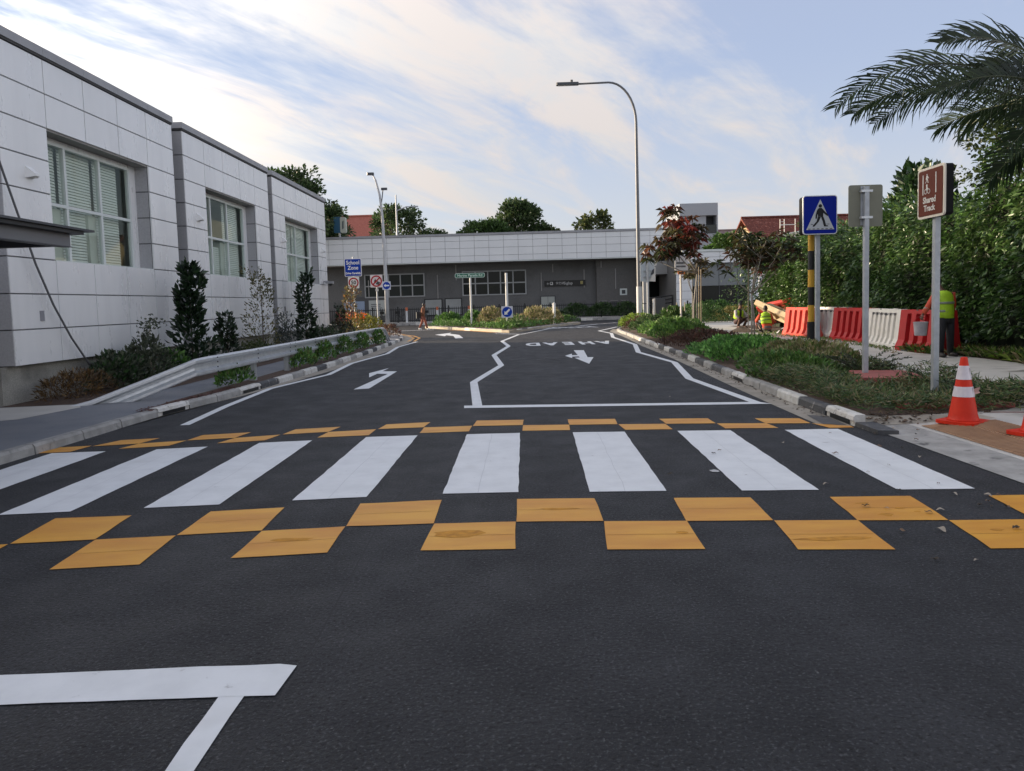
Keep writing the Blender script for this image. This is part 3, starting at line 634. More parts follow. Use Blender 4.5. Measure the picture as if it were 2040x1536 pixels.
    # recessed groove to the next block
    if bi < 2: wx(MB().box(FX - .6, FX - .30, y1 - .0, BLK[bi + 1][0] + .0, .74, 6.2).build('movement_joint', mat('groove_grey', (.17, .175, .19), rough=.6), LB))
wx(MB().box(-22, FX - .42, 12.36, 33.03, 6.0, 6.16).build('roof', coping_m, LB))
wx(MB().box(-22, FX - .61, 12.35, 33.04, .0, 2.29).box(-22, FX - 3.25, 12.352, 33.042, 2.29, 5.0).box(-22, FX - .61, 12.35, 33.04, 5.01, 5.99).build('core', dark_m, LB))
wx(MB().box(FX - .60, FX - .16, 12.20, 33.0, 0, .735).build('plinth', plinth_m, LB))
for y in (14.85, 17.3, 20.5, 24, 28, 31): wx(MB().box(FX - .165, FX - .157, y, y + .012, .02, .73).build('plinth_joint', dark_m, LB))
wx(MB().box(-22, -10.6, -28, 12.15, 0, 6.3).build('added_shading_wing', mat('shading_wing_grey', (.30, .30, .30), (.36, .36, .36), scale=1.5, rough=.7), LB))  # unseen wing, added to keep the low sun off the near road
wx(MB().box(-22, FX - .425, 12.16, 12.318, 0, 6.1).build('end_wall', mat('end_wall_grey', (.16, .155, .15), (.20, .195, .19), scale=3, rough=.8), LB))
# small security camera near the far corner
cm_ = wx(MB().box(FX - .0, FX + .22, 32.30, 32.36, 2.66, 2.72).box(FX + .1, FX + .42, 32.22, 32.44, 2.60, 2.70).build('security_camera', mat('camera_grey', (.3, .3, .31), rough=.5), LB))
MB().lathe([(.09, 0), (.085, -.05), (.05, -.09), (0, -.1)][::-1], 12, (FX + .3, 32.33, 2.60)).build('dome', black_m, cm_, True)

# canopy over the near footpath, seen from below at the left edge
cp = thing('walkway_canopy', 'dark flat metal canopy over the near left footpath', 'canopy', (-7.4, 9.0, 0))
def wc(o): o.location = (7.4, -9.0, 0); return o
wc(MB().box(-9.3, -5.93, 4.0, 10.62, 2.715, 2.745).build('roof_sheet', dgrey, cp))
wc(MB().box(-9.3, -5.97, 4.0, 10.42, 2.665, 2.712).build('roof_lip', black_m, cp))
wc(MB().box(-6.19, -6.09, 4.0, 10.29, 2.50, 2.664).build('side_beam', mgrey, cp)); wc(MB().box(-6.20, -6.07, 4.0, 10.30, 2.488, 2.499).build('beam_flange', dgrey, cp))
wc(MB().box(-9.2, -6.192, 10.18, 10.28, 2.50, 2.664).build('end_beam', dgrey, cp))
wc(MB().box(-9.2, -6.2, 4.0, 10.17, 2.60, 2.662).build('soffit', black_m, cp))
for x, y in ((-8.9, 5.2), (-8.9, 9.6)): wc(MB().box(x - .06, x + .06, y - .06, y + .06, PZ, 2.66).build('column', mgrey, cp))
# loose cable hanging down in front of the panels
cb = []
for (a, b, z) in ((11.6, 5.0, 0), (12.15, 4.15, 0), (12.5, 3.35, 0), (12.9, 2.45, 0), (13.3, 1.75, 0), (13.75, 1.15, 0), (14.25, .62, 0), (14.8, .25, 0), (15.1, .12, 0)): cb.append((FX + .07 + (a - 11.6) * .02, a, b))
tag(MB().tube(cb, .018, 6).build('hanging_cable', mat('cable_grey', (.10, .10, .105), rough=.6)), 'thin dark cable slanting down across the grey panels to the planting bed', 'cable')

# ------------------------------------------------------------------ station building across the far road
SB = thing('station_building', 'low station building with pale panelled fascia over a dark stone wall across the far road', 'building', (0, 62.5, FZ))
def ws(o): o.location = (0, -62.5, -FZ); return o
FY = 62.5; x0 = -20.42; nfx = 25
for i in range(nfx + 2):
    a = x0 + i * 1.2045; b = a + 1.2045
    for z0, z1 in ((5.06, 5.52), (5.52, 6.15), (6.15, 6.74), (6.74, 7.17)):
        o = panel('fascia_panel', panel_b, 'x', a, b, z0, z1, FY, .03, None); o.parent = SB; o.location = Vector(o.location) - SB.location
xr = x0 + (nfx + 2) * 1.2045
ws(MB().box(-21, xr, FY + .031, FY + 14, 5.07, 7.16).build('fascia_backing', dark_m, SB))
ws(MB().box(-21, xr + .05, FY - .06, FY + 14, 7.18, 7.36).build('coping', coping_m, SB))
ws(MB().box(-21, xr, FY - .01, FY + .4, 4.99, 5.055).build('fascia_trim', frame_m, SB))
ws(MB().box(-21, xr, FY + .40, FY + 3.0, 5.0, 5.06).build('soffit', soffit_m, SB))
ws(MB().box(-21, 6.6, FY + 2.0, FY + 2.6, FZ - .05, 4.998).build('stone_wall', stone_m, SB))
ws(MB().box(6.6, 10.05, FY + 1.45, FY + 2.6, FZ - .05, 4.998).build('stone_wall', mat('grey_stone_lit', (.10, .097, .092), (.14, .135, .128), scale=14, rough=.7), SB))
ws(MB().box(xr - 1.2, xr, FY + .1, FY + 3, FZ - .05, 4.998).build('corner_wall', dark_m, SB)) if False else None
# wide gridded windows in the stone wall
def grid_window(xa, xb, za, zb, nx, gm, y):
    f_ = MB(); t = .05
    xs = [xa + (xb - xa) * i / nx for i in range(nx + 1)]; zs = [za, za + (zb - za) * .49, zb]
    for x in xs: f_.box(x - t, x + t, y - .10, y + .02, za - .05, zb + .05)
    for z in zs: f_.box(xa, xb, y - .08, y + .02, z - t, z + t)
    w = ws(f_.build('window', mat('stn_frame', (.33, .34, .34), rough=.5), SB))
    for i in range(nx):
        for j in range(2): MB().box(xs[i] + t, xs[i + 1] - t, y - .03, y - .02, zs[j] + t, zs[j + 1] - t).build('pane', gm, w)
yw = FY + 2.0
grid_window(-13.1, -8.05, 2.35, 4.25, 5, glass_m, yw); grid_window(-4.75, .62, 2.3, 4.3, 5, glass_d, yw)
ws(MB().box(1.9, 3.05, yw - .05, yw, FZ, 2.0).build('door', mat('pale_door', (.36, .38, .35), rough=.5), SB))
ws(MB().box(1.82, 1.9, yw - .06, yw, FZ, 2.08).box(3.05, 3.13, yw - .06, yw, FZ, 2.08).box(1.9, 3.05, yw - .06, yw, 2.0, 2.08).box(2.46, 2.49, yw - .056, yw, FZ, 2.0).build('door_frame', dgrey, SB))
for x, za, zb in ((-13.9, 3.6, 4.9), (-12.8, 2.4, 3.8), (-6.9, 2.1, 4.1), (-5.3, 3.6, 4.9), (1.95, 2.5, 4.05), (2.95, 4.05, 4.75), (5.6, 2.7, 4.2), (7.0, 4.3, 4.85), (8.2, 2.5, 4.2)):
    ws(MB().box(x - .035, x + .035, yw - .62 if x > 6.6 else yw - .06, yw - .551 if x > 6.6 else yw, za, zb).build('wall_strip', mat('wall_strip', (.30, .29, .28), rough=.5), SB))
for x in (7.1, 8.05, 8.95): ws(MB().box(x - .28, x + .28, yw - .60, yw - .551, .95, 1.45).build('vent_hood', mat('vent_dark', (.03, .03, .03), (.08, .08, .08), scale=20, rough=.6), SB)); ws(MB().box(x - .32, x + .32, yw - .62, yw - .551, 1.452, 1.53).build('vent_lintel', mat('wall_strip2', (.22, .21, .2), rough=.6), SB))
ws(MB().box(8.55, 9.15, yw - .60, yw - .551, 1.95, 2.50).build('wall_plate', frame_m, SB)); ws(MB().box(8.7, 9.0, yw - .612, yw - .601, 2.06, 2.38).build('wall_plate_panel', dgrey, SB))
ws(MB().box(-14.5, -12.4, yw - .04, yw, FZ, 2.4).build('doorway', dark_m, SB))
# link block and glazed wing to the right
ws(MB().box(10.3, 13.2, FY + 3.0, FY + 12, FZ - .05, 7.0).build('link_wall', mat('link_grey', (.12, .12, .118), rough=.7), SB))
ws(MB().box(10.1, 13.4, FY - .8, FY + 2.9, 3.55, 4.6).build('link_canopy', mat('link_canopy', (.30, .30, .29), rough=.6), SB))
w_ = MB()
for x in (10.55, 11.1, 12.3): w_.box(x - .04, x + .04, FY + 2.9, FY + 2.99, 1.7, 3.5)
wl = ws(w_.build('window', mat('stn_frame', (.33, .34, .34), rough=.5), SB))
for a, b in ((10.6, 11.05), (11.15, 12.25)): MB().box(a, b, FY + 2.93, FY + 2.97, 1.72, 3.48).build('pane', glass_d, wl)
WY = 57.9
WB = thing('station_wing', 'low glazed station wing with pale blue grey fascia behind the two frangipani trees', 'building', (15.6, WY, FZ))
def ww(o): o.location = (-15.6, -WY, -FZ); return o
for i in range(12):
    a = 12.55 + i * 1.42; b = a + 1.42
    for z0, z1 in ((4.16, 4.62), (4.62, 5.02)):
        o = panel('fascia_panel', panel_b, 'x', a, b, z0, z1, WY, .03, None); o.parent = WB; o.location = Vector(o.location) - WB.location
    if a < 17: ww(MB().box(a + .02, b - .02, WY + .30, WY + .34, 2.45, 4.14).build('grey_panel', mat('wing_grey', (.20, .215, .22), rough=.5), WB))
    if a < 17:
        w_ = ww(MB().box(a, a + .05, WY + .34, WY + .42, FZ, 2.42).build('mullion', dgrey, WB))
        MB().box(a + .052, b - .002, WY + .38, WY + .40, FZ, 2.42).build('pane', glass_d, w_)
for k in range(6):
    a = 12.0 if k < 0 else 12.15; z0 = FZ + k * .62
    o = panel('wall_panel', panel_b, 'x', 12.1, 13.35, z0, z0 + .62, WY + .28, .03, None); o.parent = WB; o.location = Vector(o.location) - WB.location
    o = panel('wall_panel', panel_b, 'x', 17.65, 19.25, z0, z0 + .62, WY + .05, .03, None); o.parent = WB; o.location = Vector(o.location) - WB.location
ww(MB().box(12.12, 29.6, WY + .43, WY + 10, FZ, 5.0).build('core', dark_m, WB)); ww(MB().box(17.65, 19.25, WY + .081, WY + .42, FZ, 4.14).build('pier_backing', dark_m, WB))
ww(MB().box(12.5, 29.7, WY - .05, WY + 10, 5.03, 5.2).build('coping', frame_m, WB))
ww(MB().box(19.3, 29.6, WY + .1, WY + .42, FZ, 4.14).build('rear_wall', panel_b, WB))
# low upper storey with pale blue wall, white rail and plant room behind the hedge
ww(MB().box(20.5, 34, WY + 3, WY + 9, 5.2, 6.1).build('upper_wall', mat('pale_blue_wall', (.42, .50, .52), rough=.5), WB))
rl = MB()
for z in (6.45, 6.75): rl.tube([(24, WY + 3.1, z), (34, WY + 3.1, z)], .04, 6)
for i in range(11): rl.tube([(24 + i, WY + 3.1, 6.1), (24 + i, WY + 3.1, 6.75)], .035, 6)
ww(rl.build('roof_railing', off_w, WB))
rk = thing('rooftop_plant_room', 'small cream plant room with sloped roof and ladder on the station wing', 'plant room', (21.2, WY + 4, 5.2))
MB().add([(-1.0, -1, 0), (1.35, -1, 0), (1.35, 2, 0), (-1.0, 2, 0), (-1.0, -1, .95), (1.35, -1, 1.35), (1.35, 2, 1.35), (-1.0, 2, .95)], [(0, 1, 5, 4), (1, 2, 6, 5), (2, 3, 7, 6), (3, 0, 4, 7), (4, 5, 6, 7)]).build('wall', mat('cream_wall', (.62, .54, .42), rough=.7), rk)
MB().add([(-1.1, -1.1, .96), (1.45, -1.1, 1.37), (1.45, 2.1, 1.37), (-1.1, 2.1, .96), (-1.1, -1.1, 1.06), (1.45, -1.1, 1.47), (1.45, 2.1, 1.47), (-1.1, 2.1, 1.06)], [(0, 1, 5, 4), (1, 2, 6, 5), (2, 3, 7, 6), (3, 0, 4, 7), (4, 5, 6, 7), (3, 2, 1, 0)]).build('roof', off_w, rk)
MB().box(-.75, -.45, -1.02, -.99, .62, .80).build('vent', black_m, rk)
ld = MB()
for x in (-.25, .08, .95): ld.tube([(x, -1.15, .1), (x, -1.15, 2.4)], .03, 6)
ld.tube([(-.25, -1.15, 1.95), (.95, -1.15, 1.95)], .03, 6)
for i in range(8): ld.tube([(-.25, -1.15, .3 + i * .27), (.08, -1.15, .3 + i * .27)], .018, 5)
ld.build('ladder', off_w, rk)

# station name sign
sg = thing('station_sign', 'long black station name sign with white lettering on the dark stone wall', 'sign', (3.95, yw - .02, 3.1))
MB().box(-1.75, 1.75, -.10, .02, -.24, .24).build('board', mat('sign_black', (.006, .006, .007), rough=.3), sg)
text('Siglap', .34, mat('sign_text', (.55, .55, .53), rough=.5), 'lettering', sg, at(.28, -.103, -.01) @ FACE)
for k_, ch_ in enumerate('实乞纳'): text(ch_, .24, MT['sign_text'], 'lettering', sg, at(-.66 + k_ * .24, -.103, .0) @ FACE)
text('←', .32, MT['sign_text'], 'arrow', sg, at(-1.42, -.103, -.02) @ FACE)
ic = MB(); ic.plate(rrect(.24, .26, .02, 2, -1.14, -.0), -.106, -.101); ic.build('exit_symbol', MT['sign_text'], sg); MB().plate(rrect(.12, .14, .01, 2, -1.16, .02), -.109, -.1065).build('symbol_cutout', MT['sign_black'], sg)
MB().plate(rrect(.22, .26, .01, 2, 1.42, .02), -.106, -.101).build('yellow_panel', mat('dull_yellow', (.34, .29, .10), rough=.5), sg)
# boards on the wall
def board(name, label, x0_, x1_, z0_, z1_, m, fm, lines=0):
    t = thing(name, label, 'notice board', ((x0_ + x1_) / 2, yw - .03, z0_))
    w_, h_ = x1_ - x0_, z1_ - z0_
    MB().box(-w_ / 2 - .09, w_ / 2 + .09, -.05, .03, -.09, h_ + .09).build('frame', fm, t); MB().box(-w_ / 2, w_ / 2, -.066, -.051, 0, h_).build('panel', m, t)
    for k in range(lines):
        MB().box(-w_ / 2 + .1, w_ / 2 - .1 - RD.uniform(0, .35), -.071, -.0665, h_ - .28 - k * .16, h_ - .22 - k * .16).build('print_line', dgrey, t)
bd_g = mat('board_grey', (.30, .315, .31), (.26, .27, .265), scale=1, rough=.3)
board('notice_board', 'black framed grey notice board nearest the walking person', -8.0, -6.62, .72, 2.0, bd_g, black_m)
board('notice_board', 'black framed grey notice board below the street name sign', -6.25, -4.95, .72, 2.02, bd_g, black_m)
board('notice_board', 'plain pale blue board behind the school zone post', -14.9, -13.3, .85, 1.95, mat('pale_blue', (.27, .34, .46), rough=.5), mat('pale_blue', (.27, .34, .46)))
board('notice_board', 'pale printed notice with dark lines left of the lamp post', -12.75, -11.4, .85, 2.0, mat('notice_pale', (.42, .44, .42), rough=.5), mat('notice_pale', (.42, .44, .42)), 4)
tag(MB().box(-15.5, -14.1, yw - .9, yw - .2, FZ, 1.2).box(-15.45, -14.15, yw - .88, yw - .22, 1.2, 1.25).build('fire_cabinet', mat('cabinet_red', (.34, .035, .025), rough=.5)), 'low red cabinet against the station wall by the far corner', 'cabinet')

# black railing fence
def fence(label, xa, xb, y, z, h, step=2.05):
    t = thing('railing_fence', label, 'fence', ((xa + xb) / 2, y, z)); c = (xa + xb) / 2
    x = xa
    while x <= xb + .01:
        MB().box(x - c - .05, x - c + .05, -.05, .05, 0, h + .12).build('post', black_m, t); x += step
    MB().box(xa - c, xb - c, -.024, .024, .11, .175).build('rail', black_m, t); MB().box(xa - c, xb - c, -.024, .024, h - .16, h - .095).build('rail', black_m, t)
    pk = MB(); x = xa
    while x < xb: pk.box(x - c - .022, x - c + .022, -.02, .02, .05, h); x += .17
    p_ = pk.build('picket', black_m, t); p_['kind'] = 'stuff'
fence('long black picket railing fence in front of the station wall', -18.0, 9.2, 60.9, FZ - .02, 1.18)
fence('short black picket railing fence in front of the station wing', 12.6, 16.6, 56.6, 0, 1.25)
hr = MB()
for k in range(3): hr.tube([(9.8, 60.5, .95 + k * .28), (12.0, 59.2, 1.25 + k * .28)], .05, 6)
for i in range(4): hr.tube([(9.8 + i * .73, 60.5 - i * .43, .2), (9.8 + i * .73, 60.5 - i * .43, 1.52 + i * .1)], .05, 6)
tag(hr.build('ramp_handrail', black_m), 'black sloping ramp handrail between the station and its wing', 'handrail')

# ------------------------------------------------------------------ houses beyond
roof_r = mat('red_roof_tiles', (.16, .045, .030), (.075, .022, .017), scale=4, rough=.85, spec=.2, bump=.5, bscale=5, spots=[((.30, .13, .10), 3.4, .56, .68)], stretch=(1.6, 1, 2.4))
roof_p = mat('pink_roof_tiles', (.36, .11, .075), (.27, .075, .05), scale=3, rough=.8, bump=.4, bscale=4, stretch=(2, 1, 2))
def house(name, label, x, y, w, d, eave, ridge, wm_, rm_, rz=0., over=.5, windows=()):
    t = thing(name, label, 'house', (x, y, 0), rz)
    MB().add([(0, 0, 0), (w, 0, 0), (w, d, 0), (0, d, 0), (0, 0, eave), (w, 0, eave), (w, d, eave), (0, d, eave), (0, d / 2, ridge - .15), (w, d / 2, ridge - .15)],
             [(0, 1, 5, 4), (1, 2, 6, 9, 5), (2, 3, 7, 6), (3, 0, 4, 8, 7), (4, 5, 9, 8), (7, 8, 9, 6)]).build('wall', wm_, t)
    k = (ridge - eave) / (d / 2); q = .18
    for s_ in (0, 1):
        ya, za = (-over, eave - over * k) if s_ == 0 else (d + over, eave - over * k)
        V = [(-over, ya, za), (w + over, ya, za), (w + over, d / 2, ridge), (-over, d / 2, ridge)]
        V += [(a, b, c_ + q) for a, b, c_ in V]
        fixn(MB().add(V, [(0, 1, 2, 3), (4, 5, 6, 7), (0, 1, 5, 4), (1, 2, 6, 5), (2, 3, 7, 6), (3, 0, 4, 7)]).build('roof', rm_, t))
    MB().tube([(-over, d / 2, ridge + .2), (w + over, d / 2, ridge + .2)], .16, 6).build('ridge_tile', rm_, t)
    for xa, xb, za, zb in windows:
        f_ = MB().box(xa, xb, -.08, .02, za, zb).build('window', off_w, t); MB().box(xa + .1, xb - .1, -.10, -.081, za + .1, zb - .1).build('pane', glass_d, f_)
    return t
house('tiled_house', 'house with dark red tiled roof and cream gable behind the station wing', 23.1, 72, 13.5, 9.5, 6.55, 9.2, mat('cream_house', (.34, .26, .15), rough=.8), roof_r, 0, .55, ((2, 3.2, 4, 5.5), (6, 7.2, 4, 5.5)))
house('tiled_house', 'distant house with faded pinkish roof left of the cream gable', 23.3, 92, 5.5, 6, 8.2, 9.6, mat('brown_house', (.22, .10, .07), rough=.8), mat('grey_tiles', (.20, .13, .12), (.28, .2, .19), scale=3, rough=.8))
house('tiled_house', 'distant house with pink red roof between the trees at left', -31, 96, 13.4, 10, 9.0, 13.4, mat('pink_house', (.42, .22, .16), rough=.8), roof_p, 0, .6, ((4, 5.2, 5, 7), (9, 10.2, 5, 7)))
mh = thing('white_house', 'modern white box house with a recessed balcony behind the red leaved tree', 'house', (21.2, 88, 0))
MB().box(-2.4, 2.0, .0, 8, 0, 8.9).box(-2.4, 2.0, .0, 8, 11.0, 12.4).box(-2.4, .7, .3, 8, 8.9, 11.0).box(1.86, 2.0, .0, 8, 8.9, 11.0).build('wall', mat('white_render', (.34, .36, .39), rough=.6), mh)
MB().box(.705, 1.855, 1.6, 1.7, 8.9, 11.0).build('balcony_wall', dgrey, mh); MB().box(.72, 1.84, .05, .09, 8.92, 9.9).build('balcony_glass', glass_m, mh)
wf = MB().box(-1.6, -.1, -.05, .0, 6.4, 8.0).build('window', dgrey, mh); MB().box(-1.5, -.2, -.07, -.051, 6.5, 7.9).build('pane', glass_d, wf)
# ------------------------------------------------------------------ trees beyond the station
FAR = [(.045, .082, .028), (.062, .105, .036), (.085, .125, .045), (.030, .058, .022)]
FARY_ = [(.12, .14, .05), (.09, .115, .042), (.06, .09, .034)]
def tree(name, label, x, y, th, cen, rad, nc, per, cr, leaf, pal, trunk=.22, group=None, z=0., low=-.55, fill=.5, m=None, limbs=7, wr=.55):
    t = thing(name, label, 'tree', (x, y, z), 0, group)
    cen = Vector(cen); o_, cs = crown('crown', cen, rad, nc, per, cr, leaf, pal, t, m, low=low, fill=fill, wr=wr)
    mb = MB(); top = Vector((cen.x * .4, cen.y * .4, th)); mb.tube([(0, 0, -.1), (RD.uniform(-.1, .1), RD.uniform(-.1, .1), th * .5), top], [trunk, trunk * .8, trunk * .65], 8)
    for i in range(limbs):
        e = Vector(cs[RD.randrange(len(cs))]); mid = top.lerp(e, .5) + Vector((0, 0, .12 * (e - top).length)); mb.tube([top, mid, e], [trunk * .5, trunk * .3, trunk * .1], 5)
    mb.build('trunk', bark_d, t, True); return t
G1 = 'trees beyond the station roof'
tree('broadleaf_tree', 'dark rounded tree showing above the roof of the long panelled building', -18.4, 60.5, 7, (0, 0, 9.3), (3.4, 3, 3.6), 85, 90, .85, .34, FAR, .3, G1)
tree('broadleaf_tree', 'dark tree rising just past the far corner of the panelled building', -17.3, 66, 5.5, (.4, 0, 8.4), (2.1, 2.0, 2.8), 58, 70, .65, .32, FAR, .28, G1, limbs=12)
tree('broadleaf_tree', 'small olive tree between the station totem and the pink roof', -17.4, 71, 5.5, (.5, 0, 7.2), (.9, 1.4, 1.5), 20, 70, .55, .32, FARY_, .2, G1)
tree('broadleaf_tree', 'wide spreading tree right of the pink red roof', -12.2, 80, 6, (-.3, 0, 9.4), (3.1, 2.6, 2.7), 60, 62, .70, .36, FAR, .3, G1, low=-.35, limbs=12)
tree('broadleaf_tree', 'low dark tree at the right foot of the wide spreading tree', -9.6, 81, 5, (.3, 0, 8.0), (2.0, 1.8, 1.4), 34, 60, .6, .33, FAR, .22, G1)
tree('broadleaf_tree', 'rounded bright green tree left of the central roofline clump', -2.9, 78, 5, (-.3, 0, 8.2), (2.7, 2, 1.7), 60, 80, .75, .36, [(.05, .10, .025), (.07, .13, .035), (.04, .08, .02)], .25, G1)
tree('broadleaf_tree', 'tall dark tree in the middle of the central roofline clump', .1, 80, 6, (0, 0, 9.5), (2.5, 2.2, 2.6), 78, 85, .8, .36, FAR, .28, G1)
tree('broadleaf_tree', 'yellowish low tree at the right of the central roofline clump', 2.9, 81, 5, (.2, 0, 8.3), (1.4, 1.4, 1.2), 30, 60, .55, .34, FARY_, .2, G1)
tree('sparse_tree', 'thin sparse tree with big drooping leaves above the station roof', 7.6, 76, 6.6, (.2, 0, 8.7), (1.9, 1.5, 1.4), 34, 17, .45, .55, [(.075, .10, .03), (.05, .075, .022), (.11, .12, .04)], .10, G1, limbs=16)
tree('broadleaf_tree', 'bushy green tree under the white house', 22.0, 80, 4.5, (1.2, 0, 6.2), (3.8, 2, 2.0), 85, 80, .75, .38, [(.055, .12, .025), (.075, .15, .035), (.04, .09, .02)], .2, G1)
# street lamp far behind and the station totem
t = thing('street_lamp', 'distant street lamp with two short arms above the wide spreading tree', 'street lamp', (-12.1, 76.6, 0))
MB().tube([(0, 0, 0), (0, 0, 12.7)], [.14, .08], 8).build('pole', galv_d, t)
MB().tube([(0, 0, 11.1), (1.0, 0, 11.5), (1.7, 0, 11.5)], .05, 6).tube([(0, 0, 7.6), (1.3, 0, 8.0)], .05, 6).build('arm', galv_d, t); MB().box(1.6, 2.2, -.12, .12, 11.42, 11.55).build('lantern', galv_d, t)
t = thing('station_totem', 'tall narrow blue and white station totem above the roofline at left', 'sign', (-14.75, 63.1, 0))
MB().tube([(0, 0, 7.36), (0, 0, 7.9)], .09, 8).build('pole', galv_d, t)
MB().box(-.42, .14, -.24, .24, 7.75, 9.05).build('box', mat('totem_blue', (.02, .09, .16), rough=.4), t)
MB().plate(rrect(.46, 1.30, .14, 4, .34, 8.38), -.25, .22).build('panel', mat('totem_white', (.45, .47, .40), rough=.4), t)
MB().plate([(.27, 8.0), (.40, 8.1), (.42, 8.75), (.29, 8.65)], -.258, -.252).build('emblem', mat('totem_dark', (.08, .10, .10), rough=.4), t)

# ------------------------------------------------------------------ street lamps near the junction
t = thing('street_lamp', 'tall grey street lamp with long curved arm at the right corner', 'street lamp', (6.55, 41.2, PZ))
pts = [(0, 0, 0), (0, 0, 2.2), (-.02, 0, 10.9)]; rr_ = [.13, .12, .075]
for i in range(1, 11):
    a = i / 10 * PI / 2; pts.append((-.02 - 1.45 * (1 - math.cos(a)), 0, 10.9 + 2.15 * math.sin(a))); rr_.append(.072 - .002 * i)
pts.append((-3.15, 0, 13.02)); rr_.append(.05)
MB().tube(pts, rr_, 12).build('pole', pole_m, t, True)
MB().tube([(0, 0, 0), (0, 0, 2.15)], .145, 14).build('base_sleeve', mat('sleeve_grey', (.46, .47, .48), rough=.5), t)
lh = MB().bevbox(-4.25, -3.05, -.14, .14, 12.97, 13.10, .05).build('lantern', mat('lantern_dark', (.06, .065, .075), rough=.45), t)
MB().tube([(-3.42, 0, 13.1), (-3.42, 0, 13.24)], .07, 8).build('sensor', dgrey, lh); MB().box(-4.15, -3.5, -.11, .11, 12.955, 12.968).build('lens', mat('lamp_lens', (.30, .29, .27)), lh)
bx_ = thing('control_box', 'slim grey control cabinet strapped behind the tall curved lamp', 'cabinet', (6.95, 41.5, PZ))
MB().box(-.14, .16, -.12, .12, 0, 3.3).build('cabinet', mat('box_grey', (.33, .34, .35), rough=.6), bx_)
for z in (1.2, 2.9, 3.15): MB().box(-.50, .18, -.14, -.12, z, z + .04).build('strap', dgrey, bx_)
t = thing('street_lamp', 'slim street lamp with short leaning arm on the far pavement at left', 'street lamp', (-10.55, 60.2, FZ - .02))
MB().tube([(0, 0, 0), (0, 0, 3.2), (-.08, 0, 8.2), (-.22, 0, 10.1), (-.50, 0, 11.3), (-.72, 0, 11.75)], [.17, .15, .11, .09, .075, .06], 12).build('pole', mat('pale_pole', (.50, .51, .52), (.42, .43, .45), scale=3, rough=.5), t, True)
MB().bevbox(-1.18, -.62, -.17, .17, 11.72, 11.90, .07).build('lantern', MT['lantern_dark'], t)
b_ = MB().tube([(-.18, 0, 9.1), (-.05, 0, 9.9), (.05, 0, 10.6)], .04, 6).build('camera_bracket', dgrey, t); MB().bevbox(-.1, .38, -.1, .1, 10.52, 10.70, .04).build('traffic_camera', MT['lantern_dark'], b_)
ar = MB().plate(rrect(.64, .68, .04, 3, 0, 0), -.03, 0)
def arrow_left(mb, s, y0, y1, rot=0., tail=1.):
    o_ = [(-.42, 0), (-.12, .26), (-.12, .11), (.40 * tail, .09), (.40 * tail, -.09), (-.12, -.11), (-.12, -.26)]
    c_, s__ = math.cos(rot), math.sin(rot)
    mb.plate([((x * c_ - z * s__) * s, (x * s__ + z * c_) * s) for x, z in o_][::-1], y0, y1)
def roundel(t, z, w, arrow_rot, y, name='roundel', h=None):
    h = h or w
    p = MB().plate(rrect(w, h, .03, 3, 0, z), y, y + .012).build('plate', mat('plate_white', (.62, .64, .70), rough=.4), t)
    MB().plate(circ(w * .44, 32, 0, z), y - .004, y - .001).build('blue_disc', blue_m, p)
    a = MB(); arrow_left(a, w * .82, y - .008, y - .005, arrow_rot); o_ = a.build('arrow', white_m, p); o_.location = (0, 0, z); fixn(o_); return p
rp_ = roundel(t, 3.0, .66, 0., -.20); rp_.location.x = .06

# ------------------------------------------------------------------ road signs
def post(t, h, s=.04, m=None, z0=-.05):
    return MB().box(-s, s, -s, s, z0, h).build('post', m or galv_d, t)
t = thing('school_zone_sign', 'blue School Zone sign above a 50 speed limit plate on one post', 'sign', (-8.32, 38.2, .20))
MB().tube([(0, 0, 0), (0, 0, 3.9)], .045, 8).build('post', galv_d, t)
p = MB().plate(rrect(.86, .90, .05, 4, 0, 3.36), -.09, -.06).build('school_plate', white_m, t); MB().plate(rrect(.80, .84, .04, 4, 0, 3.36), -.095, -.091).build('blue_face', blue_m, p)
for s_, z, k in (('School', 3.60, .27), ('Zone', 3.34, .27), ('Drive Carefully', 3.07, .135)): text(s_, k, white_m, 'lettering', p, at(0, -.0965, z) @ FACE, bold=.006, sx=.92)
p = MB().plate(rrect(.56, .58, .04, 4, 0, 2.60), -.09, -.06).build('limit_plate', white_m, t)
r_ = MB(); ring_plate(r_, .19, .255, -.096, -.091, 32, 0, 2.60); r_.build('red_ring', red_m, p); text('50', .26, black_m, 'lettering', p, at(0, -.0965, 2.60) @ FACE, bold=.006)
t = thing('no_crossing_sign', 'square white sign with red circle and slash over a walking figure', 'sign', (-7.92, 42.2, .06))
MB().tube([(0, 0, 0), (.0, 0, 3.2)], .045, 8).build('post', galv_d, t); MB().box(-.07, .07, -.07, .07, 2.36, 2.5).build('clamp', off_w, t)
p = MB().plate(rrect(.68, .70, .03, 3, 0, 2.92), -.09, -.06).build('plate', mat('plate_pinkish', (.70, .64, .64), rough=.5), t)
